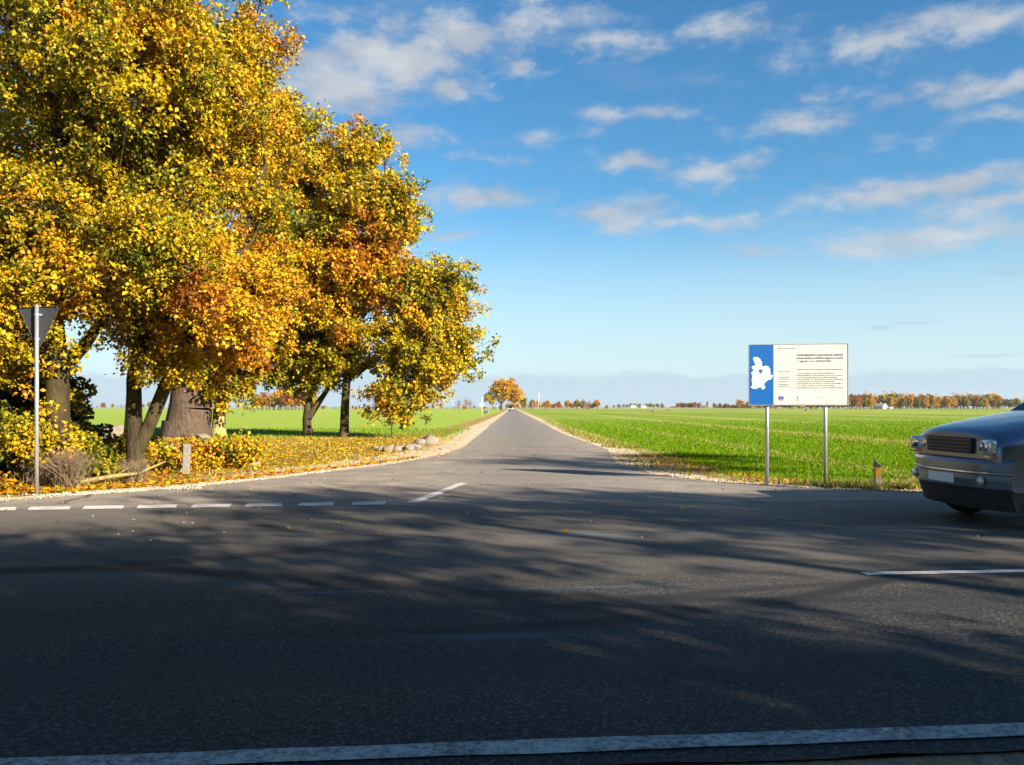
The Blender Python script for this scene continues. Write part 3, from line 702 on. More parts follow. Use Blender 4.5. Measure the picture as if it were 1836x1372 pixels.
for i, (px, py, s, hz) in enumerate(((284, 808, .3, .2), (300, 806, .35, .22), (316, 809, .25, .17), (328, 806, .22, .2), (344, 808, .3, .25), (362, 806, .3, .26), (235, 803, .4, .3), (190, 812, .3, .22), (222, 812, .35, .28), (170, 806, .4, .25))):
    x, y = G(px, py); stone(x, y, s, s * .7, hz, 80 + i, 'grey rubble stone lying in leaf litter before the giant oak', RB, rz=i * 1.3)
x, y = G(364, 787); stone(x, y, .5, .4, .22, 95, 'pale flat stone against the right foot of the giant oak')

# short concrete marker
bm = bmesh.new(); box(bm, (0, 0, .36), (.17, .13, .74), bevel=.03)
M_CONC = plain('concrete', (.15, .14, .12), .9, var=.35, scale=14)
o = bm_obj('concrete_marker', bm, M_CONC); x, y = G(333, 851); o.location = (x, y, 0); o.rotation_euler = (.03, .05, .3)
tag(o, 'short weathered concrete marker post in front of the yellow shrub', 'marker post')

# ------------------------------------------------------------------ scattered leaves, pebbles, grass (uncountable)
def in_asphalt(x, y):
    v = -x * UY + y * UX
    xl = np.interp(y, [13.2, 13.9, 15.1, 17.2, 19.5, 21.8, 25.5, 30, 46, 600], [-60, -8.0, -6.7, -5.4, -4.4, -3.4, -2.5, -2.05, -2.0, -1.7])
    xr = np.interp(y, [14.4, 14.7, 15.0, 16.4, 18, 20.8, 24, 28.5, 34, 46, 600], [60, 7.6, 6.3, 4.5, 3.55, 3.0, 3.15, 3.6, 3.45, 3.1, 3.0])
    return ((v > 3.4) & (v < 13.85)) | ((v >= 13.8) & (x > xl) & (x < xr)), xl, xr
def flat_leaves(x, y, z, size, tv):
    n = len(x); th = rng.uniform(0, 6.28, n)
    a = unit(np.stack([np.cos(th), np.sin(th), rng.normal(size=n) * .25], 1)); nn = unit(np.stack([rng.normal(size=n) * .35, rng.normal(size=n) * .35, np.ones(n)], 1))
    b = unit(np.cross(nn, a)); L = (size * rng.uniform(.6, 1.3, n))[:, None]; w = L * .36; up = np.array([0, 0, 1.]) * L * rng.uniform(.05, .3, (n, 1))
    p = np.stack([x, y, z], 1)
    v = np.stack([p, p + a * L * .5 + b * w + up, p + a * L, p + a * L * .5 - b * w + up], 1)
    v[:, :, 2] = np.maximum(v[:, :, 2], z[:, None] + .002); v = v.reshape(-1, 3)
    i = np.arange(n)[:, None] * 4
    return v, np.concatenate([i + np.array([0, 1, 2]), i + np.array([0, 2, 3])], 1).reshape(-1, 3), np.repeat(palette(tv) * rng.uniform(.8, 1.25, (n, 1)), 4, axis=0)
N = 60000
yy = 13.2 + 30 * rng.random(N) ** 1.1; xx = -24 + 24 * rng.random(N)
asp, xl, xr = in_asphalt(xx, yy)
dist = xl - xx
edge = np.clip((dist - .7) / 1.8, 0, 1)
clump = .5 + .5 * np.sin(xx * 1.3 + 2 * np.sin(yy * .7)) * np.sin(yy * .9 + xx * .4)
ok = (~asp) & (rng.random(N) < (.05 + .95 * edge) * (.45 + .55 * clump)) & (yy < 41.5)
xx, yy = xx[ok], yy[ok]; f1 = flat_leaves(xx, yy, np.full(len(xx), .014), .115, rng.normal(.52, .17, len(xx)) + np.clip((22 - yy) / 12, 0, .36))
# shoulder heaps, right bend patch and the few on the asphalt
M2 = 2600; x2 = rng.uniform(-12, -3, M2); y2 = np.interp(x2, [-12, -8.65, -6.7, -5.4, -4.4, -3], [12.9, 13.4, 15.2, 17.3, 19.6, 23]) + .8 + np.abs(rng.normal(size=M2)) * .6
f2 = flat_leaves(x2, y2, np.full(M2, .02), .10, rng.normal(.72, .14, M2))
M3 = 1500; y3 = rng.uniform(16, 26, M3); x3 = np.interp(y3, [16, 18, 21, 26], [6.2, 5.2, 4.6, 4.4]) + rng.normal(size=M3) * .6; a3 = in_asphalt(x3, y3)[0]; x3, y3 = x3[~a3], y3[~a3]
f3 = flat_leaves(x3, y3, np.full(len(x3), .02), .09, rng.normal(.68, .12, len(x3)))
M4 = 700; y4 = 5 + 36 * rng.random(M4) ** .8; x4 = rng.uniform(-9, 14, M4); a4 = in_asphalt(x4, y4)[0] & ((y4 > 9.5) | (rng.random(M4) < .02)); x4, y4 = x4[a4], y4[a4]
f4 = flat_leaves(x4, y4, np.full(len(x4), .024), .085, rng.normal(.60, .16, len(x4)))
M5 = 260; x5 = rng.uniform(4.2, 18, M5); y5 = np.interp(x5, [4.2, 4.5, 6.3, 7.6, 11, 20], [16.95, 16.5, 15.1, 14.6, 14.85, 15.55]) + np.abs(rng.normal(size=M5)) * .25
f5 = flat_leaves(x5, y5, np.full(M5, .02), .08, rng.normal(.68, .12, M5))
M6 = 500; x6 = rng.uniform(-4, 6, M6); y6 = x6 * .08 + 3.25 - rng.random(M6) * .6
f6 = flat_leaves(x6, y6, np.full(M6, .012), .06, rng.normal(.85, .12, M6))
def joinlv(fs):
    vs, fc, cc, off = [], [], [], 0
    for v, f, c in fs: vs.append(v); fc.append(f + off); cc.append(c); off += len(v)
    return np.concatenate(vs), np.concatenate(fc), np.concatenate(cc)
v, f, c = joinlv([f1, f2, f3, f5, f6]); o = np_mesh('fallen_leaves', v, [f], M_LEAF, cols=c); tag(o, 'yellow and brown fallen leaves covering the verges', 'leaf litter', kind='stuff')
v, f, c = f4; o = np_mesh('scattered_leaves', v, [f], M_LEAF, cols=c); tag(o, 'sparse fallen leaves scattered over the asphalt', 'leaf litter', kind='stuff')

def pebbles(x, y, z, s):
    n = len(x); P = np.stack([x, y, z], 1)
    oc = np.array([[1, 0, 0], [-1, 0, 0], [0, 1, 0], [0, -1, 0], [0, 0, 1], [0, 0, -1]], float)
    fc = np.array([[0, 2, 4], [2, 1, 4], [1, 3, 4], [3, 0, 4], [2, 0, 5], [1, 2, 5], [3, 1, 5], [0, 3, 5]])
    sc = s[:, None] * rng.uniform(.6, 1.3, (n, 3)) * np.array([1, 1, .7])
    th = rng.uniform(0, 6.28, n); c, sn = np.cos(th), np.sin(th)
    v = oc[None] * sc[:, None, :]; vx = v[:, :, 0] * c[:, None] - v[:, :, 1] * sn[:, None]; vy = v[:, :, 0] * sn[:, None] + v[:, :, 1] * c[:, None]
    v = np.stack([vx, vy, v[:, :, 2] + sc[:, None, 2] * .6], 2) + P[:, None]
    return v.reshape(-1, 3), (fc[None] + np.arange(n)[:, None, None] * 6).reshape(-1, 3)
M_PEB = plain('pebble', (.38, .31, .23), .9, var=.35, scale=3)
n = 9000
yy = 14 + 50 * rng.random(n) ** 1.8; sd = rng.random(n) < .5
_, xl, xr = in_asphalt(np.zeros(n), yy)
xl = np.maximum(xl, -12); xr = np.minimum(xr, 9)
xx = np.where(sd, xl - np.abs(rng.normal(size=n)) * .35 + .12, xr + np.abs(rng.normal(size=n)) * .22 - .10)
n2 = 3500; x2 = rng.uniform(4.2, 20, n2); y2 = np.interp(x2, [4.2, 4.5, 6.3, 7.6, 11, 20], [16.9, 16.45, 15.05, 14.55, 14.8, 15.5]) + rng.normal(size=n2) * .12
n3 = 900; x3 = rng.uniform(-12, -6, n3); y3 = np.interp(x3, [-12, -8.65, -6.7], [12.9, 13.4, 15.2]) + rng.normal(size=n3) * .18
n4 = 520; y4 = 9 + 34 * rng.random(n4); x4 = rng.uniform(-10, 6, n4); a4 = in_asphalt(x4, y4)[0]; x4, y4 = x4[a4], y4[a4]
X_ = np.concatenate([xx, x2, x3, x4]); Y_ = np.concatenate([yy, y2, y3, y4])
v, f = pebbles(X_, Y_, np.full(len(X_), .016), np.concatenate([np.full(n + n2 + n3, .017) * rng.uniform(.5, 1.6, n + n2 + n3), np.full(len(x4), .013) * rng.uniform(.5, 1.4, len(x4))]))
o = np_mesh('pebbles', v, [f], M_PEB); tag(o, 'pale pebbles strewn along the edges of the asphalt', 'gravel', kind='stuff')

def f_grass(t, b):
    at = t.new('ShaderNodeAttribute', attribute_name='tint'); c = at.outputs['Color']
    t.put(b.inputs['Base Color'], c); b.inputs['Roughness'].default_value = .9; b.inputs['Specular IOR Level'].default_value = .05
    tr = t.new('ShaderNodeBsdfTranslucent'); t.put(tr.inputs[0], c)
    mx = t.new('ShaderNodeMixShader'); mx.inputs[0].default_value = .3
    t.put(mx.inputs[1], b.outputs[0]); t.put(mx.inputs[2], tr.outputs[0]); t.l.new(mx.outputs[0], t.n['Material Output'].inputs[0])
M_GRASS = material('grass', f_grass)
def blades(x, y, h, w, col):
    n = len(x); th = rng.uniform(0, 6.28, n); p = np.stack([x, y, np.zeros(n)], 1)
    s = np.stack([np.cos(th), np.sin(th), np.zeros(n)], 1) * w[:, None]
    ln = np.stack([rng.normal(size=n) * .35, rng.normal(size=n) * .35, np.ones(n)], 1) * h[:, None]
    v = np.stack([p - s, p + s, p + ln], 1).reshape(-1, 3)
    return v, np.arange(3 * n).reshape(-1, 3), np.repeat(col, 3, axis=0)
def lerp3(a, b, f): return np.array(a)[None] * (1 - f[:, None]) + np.array(b)[None] * f[:, None]
n = 300000
yy = 14.3 + 85 * rng.random(n) ** 2.1; xx = 2.5 + (yy * .70 - 1.0) * rng.random(n)
asp, xl, xr = in_asphalt(xx, yy)
v_ = -xx * UY + yy * UX
dx = np.minimum(xx - xr, (v_ - 13.9) * 1.0)
edge_n = dx + .25 * np.sin(xx * 3.1 + yy * 1.7) + .18 * np.sin(xx * 7.7 - yy * 5.1)
patch = (yy > 15.9) & (yy < 30) & (dx < 1.9 + .4 * np.sin(yy * 1.9)) & (xx < 7.0)
ok = (~asp) & (rng.random(n) < np.clip((100 - yy) / 60, 0, 1)) & (edge_n > .35) & ((~patch) | (rng.random(n) < .07))
xx, yy, dx = xx[ok], yy[ok], dx[ok]; m = len(xx)
dry = np.clip(1.25 - dx / 1.5, 0, 1) * .9 + .04; isdry = rng.random(m) < dry
# paler strips where the drill missed
strip = np.exp(-((xx - 17.3) / 1.2) ** 2) + .5 * np.exp(-((xx - 9.0) / .5) ** 2); isdry |= rng.random(m) < strip * .5
g = lerp3((.072, .155, .002), (.135, .240, .005), rng.random(m)); dcol = lerp3((.24, .20, .05), (.40, .33, .12), rng.random(m))
dark = lerp3((.07, .10, .012), (.16, .17, .02), rng.random(m)); near_dark = (dx < 1.1) & (rng.random(m) < .5)
col = np.where(isdry[:, None], np.where(near_dark[:, None], dark, dcol), g)
h = np.where(isdry, rng.uniform(.05, .20, m) * np.where(dx < 1.4, 1.0, .7), rng.uniform(.05, .11, m)); w = rng.uniform(.008, .014, m) * (1 + yy / 45)
v, f, c = blades(xx, yy, h, w, col)
o = np_mesh('crop_grass', v, [f], M_GRASS, cols=c); tag(o, 'bright green young crop and dry verge grass right of the road', 'grass', kind='stuff')
# left verge grass: sparse blades, darker tufts under the trees, fringe at the field edge
n = 60000
yy = 13.6 + 44 * rng.random(n) ** 1.2; xx = -26 + 25 * rng.random(n); asp, xl, xr = in_asphalt(xx, yy)
dl = xl - xx + .2 * np.sin(yy * 2.2)
fringe = (yy > 39) | ((yy > 44 - (xx + 9) * 0) & (dl < 3.5))
keepp = np.where(yy > 39, .5, .22 + .4 * (np.sin(xx * .9 + yy * .5) * np.sin(yy * .6) > .3)) * (xx < -1.9)
ok = (~asp) & (dl > 1.1) & (rng.random(n) < keepp); xx, yy, dl = xx[ok], yy[ok], dl[ok]; m = len(xx)
gr = (yy > 40) | ((yy < 22) & (rng.random(m) < .5)) | (rng.random(m) < .12)
col = np.where(gr[:, None], lerp3((.08, .14, .008), (.18, .26, .02), rng.random(m)), lerp3((.24, .18, .045), (.42, .32, .10), rng.random(m)))
v, f, c = blades(xx, yy, rng.uniform(.05, .17, m), rng.uniform(.008, .014, m) * (1 + yy / 40), col)
o = np_mesh('verge_grass', v, [f], M_GRASS, cols=c); tag(o, 'dry grass and green tufts on the left verge', 'grass', kind='stuff')

# ------------------------------------------------------------------ give-way sign (seen from behind)
M_ZINC = plain('zinc_pole', (.50, .51, .53), .38, .75, var=.18, scale=30)
M_BACK = plain('sign_back', (.030, .032, .036), .85, .0, var=.2, scale=3)
M_RED = plain('sign_red', (.55, .02, .02), .4); M_WHITE = plain('sign_white', (.55, .55, .53), .4, var=.03)
def give_way():
    x, y = G(66, 888); r = empty('give_way_sign', (x, y, 0), R(0))
    bm = bmesh.new(); cyl(bm, (0, 0, -.1), (0, 0, 3.44), .034, seg=20); cyl(bm, (0, 0, 3.44), (0, 0, 3.452), .037, seg=20); bm_obj('pole', bm, M_ZINC, r, True)
    q = Matrix.Rotation(R(-15), 3, 'Z')
    bm = bmesh.new(); w = .46; top = 3.425; bot = 2.635; rd = .045
    def tri(scale, yo):
        c = Vector((0, 0, (top * 2 + bot) / 3)); pts = []
        for (cx, cz) in ((-w, top), (w, top), (0, bot)):
            P = Vector((cx, 0, cz)); 
            for k in range(7):
                ang = {(-w, top): R(90 + k * 20), (w, top): R(-30 + k * 20), (0, bot): R(210 + k * 20)}[(cx, cz)]
                inner = P + (c - P).normalized() * rd * 2
                pts.append(inner + Vector((math.cos(ang), 0, math.sin(ang))) * rd)
        # order by angle
        pts.sort(key=lambda p: math.atan2(p.z - c.z, p.x - c.x))
        return [Vector((c.x + (p.x - c.x) * scale, yo, c.z + (p.z - c.z) * scale)) for p in pts]
    def plate(s, y0, y1):
        bm = bmesh.new(); a = [bm.verts.new(q @ p) for p in tri(s, y0)]; b = [bm.verts.new(q @ p) for p in tri(s, y1)]
        bm.faces.new(a); bm.faces.new(b[::-1]); n = len(a)
        for i in range(n): bm.faces.new((a[i], a[(i + 1) % n], b[(i + 1) % n], b[i]))
        return bm
    p = bm_obj('sign_plate', plate(1, .045, .050), M_BACK, r)
    rim = bmesh.new(); pts = [q @ v for v in tri(1.0, .0)]
    n = len(pts); off = q @ Vector((0, .028, 0)); off2 = q @ Vector((0, .054, 0)); cc = q @ Vector((0, 0, (top * 2 + bot) / 3))
    for i in range(n):
        a, b = pts[i], pts[(i + 1) % n]; ai = a + (cc - a) * .03; bi = b + (cc - b) * .03
        A = [rim.verts.new(v) for v in (a + off, b + off, b + off2, a + off2)]; rim.faces.new(A)
        A = [rim.verts.new(v) for v in (a + off, b + off, bi + off, ai + off)]; rim.faces.new(A)
        A = [rim.verts.new(v) for v in (ai + off, bi + off, bi + off2, ai + off2)]; rim.faces.new(A)
    bmesh.ops.remove_doubles(rim, verts=rim.verts[:], dist=1e-5)
    bm_obj('rim', rim, M_BACK, p)
    bm_obj('red_face', plate(.995, .0515, .0525), M_RED, p); bm_obj('white_face', plate(.62, .0535, .0545), M_WHITE, p)
    for z in (3.28, 2.84):
        bm = bmesh.new(); cyl(bm, (0, 0, z - .015), (0, 0, z + .015), .040, seg=20); box(bm, q @ Vector((0, .035, 0)) + Vector((0, 0, z)), (.16 if z > 3 else .05, .012, .03), q); bm_obj('clamp', bm, M_ZINC, r)
    tag(r, 'grey back of a triangular give-way sign on a tall pole', 'road sign')
give_way()

# ------------------------------------------------------------------ information board
M_BLUE = plain('board_blue', (.006, .085, .30), .35, var=.06); M_BWHITE = plain('board_white', (.45, .445, .42), .32, var=.03, scale=1.2)
M_INK = plain('ink_grey', (.06, .075, .12), .6); M_INK2 = plain('ink_dark', (.03, .03, .035), .6); M_MAPW = plain('map_white', (.66, .66, .64), .4, var=.02)
M_YEL = plain('emblem_yellow', (.75, .50, .05), .5); M_GRN = plain('emblem_teal', (.03, .22, .28), .5); M_NAVY = plain('flag_blue', (.02, .03, .25), .5); M_PNK = plain('emblem_red', (.50, .18, .14), .5)
def text_mesh(name, s, size, x, z, mat, parent, width=None, y=-.0035, bold=False):
    cu = bpy.data.curves.new(name, 'FONT'); cu.body = s; cu.size = size; cu.extrude = .0008; cu.resolution_u = 2
    cu.offset = .0022 if bold else .0010
    ob = bpy.data.objects.new(name, cu); COL.objects.link(ob); bpy.context.view_layer.update()
    me = bpy.data.meshes.new_from_object(ob.evaluated_get(bpy.context.evaluated_depsgraph_get()))
    bpy.data.objects.remove(ob); bpy.data.curves.remove(cu)
    w = max((v.co.x for v in me.vertices), default=1); k = (width / w) if width else 1
    me.transform(Matrix.Translation((x, y, z)) @ Matrix.Diagonal((k, 1, 1, 1)) @ Matrix.Rotation(R(90), 4, 'X'))
    me.materials.clear(); me.materials.append(mat)
    o = bpy.data.objects.new(name, me); COL.objects.link(o); o.parent = parent; return o
def board():
    d0 = 15.72; d1 = 15.45
    x0 = (1343 - 918) / 1400 * d0; x1 = (1520 - 918) / 1400 * d1
    rz = math.atan2(d1 - d0, x1 - x0); Wd = math.hypot(x1 - x0, d1 - d0); H = 1.205; zb = 1.645
    r = empty('information_board', (x0, d0, 0), rz)
    def Z(zy): return H - (zy - 145) / 900 * H
    def Xx(zx): return (zx - 190) / 1470 * Wd
    for k, px in enumerate((1377, 1482)):
        lx = (px - 1343) / 177 * Wd
        bm = bmesh.new(); cyl(bm, (lx, .075, -.2), (lx, .075, zb + H - .04), .036, seg=20); po = bm_obj('post', bm, M_ZINC, r, True)
        for zz in (zb + .2, zb + H - .2):
            bm = bmesh.new(); cyl(bm, (lx, .075, zz - .02), (lx, .075, zz + .02), .042, seg=20); box(bm, (lx, .034, zz), (.12, .012, .035)); bm_obj('clamp', bm, M_ZINC, po)
    p = empty('panel', (0, 0, zb)); p.parent = r
    bm = bmesh.new(); box(bm, (Wd / 2, .012, H / 2), (Wd, .020, H), bevel=.002); bm_obj('backing', bm, M_BACK, p)
    bm = bmesh.new(); xb = Xx(557)
    box(bm, (xb / 2, -.0005, H / 2), (xb - .004, .004, H - .01)); bm_obj('blue_face', bm, M_BLUE, p)
    bm = bmesh.new(); box(bm, ((xb + Wd) / 2, -.0005, H / 2), (Wd - xb - .004, .004, H - .01)); bm_obj('white_face', bm, M_BWHITE, p)
    bm = bmesh.new()
    for (c, s) in (((Wd / 2, .008, -.006), (Wd + .02, .034, .012)), ((Wd / 2, .008, H + .006), (Wd + .02, .034, .012)), ((-.006, .008, H / 2), (.012, .034, H)), ((Wd + .006, .008, H / 2), (.012, .034, H))): box(bm, c, s)
    bm_obj('frame', bm, M_ZINC, p)
    # map on the blue face
    def c6(a, b): return (((1340 + a / 10.55) - 1343) / 177 * Wd, H - ((610 + b / 10.55) - 617) / 108.3 * H)
    outl = [(108,315),(165,303),(215,318),(250,355),(280,410),(278,485),(315,487),(352,470),(410,492),(425,520),(445,560),(425,565),(432,592),(458,614),(425,625),(448,650),(488,652),(470,700),(450,730),(400,742),(350,780),(325,800),(320,858),(343,868),(335,910),(308,905),(290,932),(272,918),(278,878),(215,886),(150,917),(88,900),(62,868),(102,850),(92,790),(80,740),(97,700),(84,650),(112,632),(68,618),(85,590),(118,570),(112,535),(78,512),(98,480),(148,468),(148,430),(120,370)]
    hole = [(205, 548), (250, 538), (292, 546), (288, 592), (245, 630), (213, 580)]
    cu = bpy.data.curves.new('map', 'CURVE'); cu.dimensions = '2D'; cu.fill_mode = 'BOTH'; cu.extrude = .0006
    for loop in (outl, hole):
        sp = cu.splines.new('POLY'); sp.points.add(len(loop) - 1); sp.use_cyclic_u = True
        for i, q in enumerate(loop): a, b = c6(*q); sp.points[i].co = (a, b, 0, 1)
    ob = bpy.data.objects.new('map', cu); COL.objects.link(ob); bpy.context.view_layer.update()
    me = bpy.data.meshes.new_from_object(ob.evaluated_get(bpy.context.evaluated_depsgraph_get())); bpy.data.objects.remove(ob)
    me.transform(Matrix.Translation((0, -.0038, 0)) @ Matrix.Rotation(R(90), 4, 'X')); me.materials.clear(); me.materials.append(M_MAPW)
    mo = bpy.data.objects.new('district_map', me); COL.objects.link(mo); mo.parent = p; mo['label'] = 'white district map silhouette on the blue strip'
    bm = bmesh.new()
    for line in ([(240, 632), (205, 700), (182, 760), (190, 800), (200, 880)], [(262, 610), (272, 690), (280, 760), (262, 860)], [(95, 788), (185, 786)], [(300, 600), (320, 680), (310, 760), (290, 800)], [(200, 540), (225, 600), (240, 632)], [(225, 740), (240, 800), (235, 870)], [(330, 700), (400, 660), (440, 650)]):
        for a, b in zip(line[:-1], line[1:]):
            A = c6(*a); B_ = c6(*b); dx, dz = B_[0] - A[0], B_[1] - A[1]; L = math.hypot(dx, dz); nx, nz = -dz / L * .002, dx / L * .002
            bm.faces.new([bm.verts.new((A[0] + nx, -.0052, A[1] + nz)), bm.verts.new((A[0] - nx, -.0052, A[1] - nz)), bm.verts.new((B_[0] - nx, -.0052, B_[1] - nz)), bm.verts.new((B_[0] + nx, -.0052, B_[1] + nz))])
    bm_obj('map_border', bm, plain('map_line', (.50, .52, .50), .5), p)
    # writing
    T = lambda s, sz, zx, zy, zx1, m=M_INK, b=False: text_mesh('lettering', s, sz, Xx(zx), Z(zy), m, p, Xx(zx1) - Xx(zx), bold=b)
    T('Uzņēmējdarbībai nepieciešamās publiskās', .050, 903, 316, 1592, b=True)
    T('infrastruktūras attīstība Jelgavas novadā', .050, 903, 362, 1590, b=True)
    T('1. daļa Nr. 6.1.1. p/7/24/12/001', .050, 903, 409, 1412, b=True)
    T('Projekta īstenošanas vieta un būvdarbi, projekta izpildes laiks 2012', .022, 905, 527, 1592, M_INK2)
    rows = [('Eiropas Savienības fonda projekta pasūtītājs, tālr.', 925, 1480), ('Projekta finansējums un autoruzraudzība, Sia, tel. 630 un inženieris', 903, 1588), ('Eiropas Savienības būvdarbu projekta izpildītājs', 925, 1500),
            ('Autoruzraudzība: Sia ceļu projekts, tel. 630 un būvuzraugs', 903, 1588), ('Projekta darbi un satiksmes organizācija', 925, 1460), ('Būvuzraudzība: Sia ceļu eksperts, tel. 630 un būvvadītājs, 2', 903, 1588),
            ('Projekta vadība un būvdarbu izpilde', 925, 1470), ('Būvuzņēmējs: Sia ceļu būve, tel. 630 un būvdarbu vadītājs', 903, 1588)]
    for i, (s, a, b) in enumerate(rows): T(s, .022, a, 581 + i * 31, b, M_INK2)
    for s, a, y_, b in (('Eiropas fonds', 634, 555, 800), ('Projekta summa', 634, 641, 790), ('1 886 246,12 Ls', 634, 668, 806), ('Publiskais', 634, 706, 780), ('Pašvaldības', 634, 746, 780), ('finansējums 15 %', 630, 772, 812)): T(s, .022, a, y_, b, M_INK)
    T('Jelgavas novada dome', .022, 680, 210, 890, M_INK)
    bm = bmesh.new(); bmesh.ops.create_circle(bm, cap_ends=True, segments=18, radius=.017); bmesh.ops.transform(bm, matrix=Matrix.Translation((Xx(650), -.0045, Z(203))) @ Matrix.Rotation(R(90), 4, 'X'), verts=bm.verts[:]); bm_obj('emblem', bm, M_INK, p)
    # flag with a ring of twelve stars
    a0, a1, b0, b1 = Xx(632), Xx(710), Z(968), Z(918)
    bm = bmesh.new(); box(bm, ((a0 + a1) / 2, -.0035, (b0 + b1) / 2), (a1 - a0, .002, b1 - b0)); fl = bm_obj('flag', bm, M_NAVY, p)
    bm = bmesh.new()
    for k in range(12):
        cx = (a0 + a1) / 2 + math.cos(k * math.pi / 6) * .021; cz = (b0 + b1) / 2 + math.sin(k * math.pi / 6) * .021
        vs = [bm.verts.new((cx + math.sin(j * math.pi / 5) * (.0048 if j % 2 == 0 else .002), -.0052, cz + math.cos(j * math.pi / 5) * (.0048 if j % 2 == 0 else .002))) for j in range(10)]
        bm.faces.new(vs)
    bm_obj('stars', bm, M_YEL, fl)
    T('EIROPAS SAVIENĪBA', .014, 632, 990, 710, M_INK)
    bm = bmesh.new(); box(bm, (Xx(918), -.0035, Z(935)), (.016, .002, .035)); box(bm, (Xx(918), -.0036, Z(945)), (.026, .002, .014)); bm_obj('emblem', bm, M_INK2, p)
    T('JELGAVAS', .016, 893, 972, 944, M_PNK); T('NOVADS', .016, 897, 990, 940, M_PNK)
    for (pts, m) in (([(1160, 955), (1175, 940), (1215, 932), (1232, 938), (1200, 944)], M_YEL), ([(1232, 950), (1252, 934), (1272, 936), (1285, 950), (1255, 946)], M_GRN), ([(1275, 938), (1300, 942), (1322, 962), (1298, 952)], M_GRN)):
        bm = bmesh.new(); bm.faces.new([bm.verts.new((Xx(a), -.0035, Z(b))) for a, b in pts]); bm_obj('logo', bm, m, p)
    tag(r, 'white and blue information board on two metal posts by the field', 'sign board')
board()

# ------------------------------------------------------------------ yellow-banded guide post
def guide_post():
    x, y = G(1573, 878.5); r = empty('guide_post', (x, y, 0), R(-8))
    w = .055
    def seg(name, z0, z1, mat, slant=0.0):
        bm = bmesh.new(); box(bm, (0, 0, (z0 + z1) / 2), (w * 2, .10, z1 - z0), bevel=.012)
        if slant:
            for v in bm.verts:
                if v.co.z > (z0 + z1) / 2: v.co.z += -slant * (v.co.x + w) / (2 * w)
        return bm_obj(name, bm, mat, r)
    seg('lower_post', -.05, .25, plain('post_grey', (.22, .19, .15), .7, var=.3, scale=20)); seg('yellow_band', .25, .435, plain('post_yellow', (.34, .17, .010), .55, var=.15, scale=20))
    seg('black_cap', .435, .585, plain('post_black', (.025, .025, .03), .5), .10)
    tag(r, 'short guide post with yellow band and slanted black cap', 'guide post')
guide_post()

# ------------------------------------------------------------------ vehicles
def paint(name, col, metal=.6):
    def f(t, b):
        P = t.new('ShaderNodeTexCoord').outputs['Object']
        n = t.noise(P, 2.2, 5, .6); z = t.sep(P)[2]
        dirt = t.m('MULTIPLY', t.mr(z, .95, .25), t.mr(n, .35, .7))
        t.put(b.inputs['Base Color'], t.mix(t.m('MULTIPLY', dirt, .5), col, (.16, .14, .11)))
        b.inputs['Metallic'].default_value = metal; t.put(b.inputs['Roughness'], t.mr(dirt, 0, 1, .30, .6))
        b.inputs['Coat Weight'].default_value = .8; b.inputs['Coat Roughness'].default_value = .05
    return material(name, f)
M_TYRE = plain('tyre', (.018, .018, .018), .85); M_RIM = plain('rim', (.45, .45, .46), .3, .9); M_BLACK = plain('black_plastic', (.02, .02, .022), .6)
M_GLASS = plain('dark_glass', (.012, .016, .02), .04, spec=.8, coat=1.0); M_CHROME = plain('chrome', (.75, .75, .76), .12, 1.0, var=.02); M_LENS = plain('lamp_lens', (.62, .62, .60), .15, .35, coat=1.0)
M_SLAT = plain('slat_grey', (.10, .10, .105), .35, .3); M_ORANGE = plain('indicator', (.65, .14, .02), .25, coat=.8); M_TAIL = plain('tail_red', (.35, .01, .01), .2, coat=.8)
M_LAMPON = plain('lamp_lit', (1, 1, 1), .3, emit=(1, .95, .85), es=14)
M_PLATE = plain('number_plate', (.70, .70, .68), .5, var=.05)
def bake_mods(o):
    dg = bpy.context.evaluated_depsgraph_get(); me = bpy.data.meshes.new_from_object(o.evaluated_get(dg)); o.modifiers.clear(); o.data = me
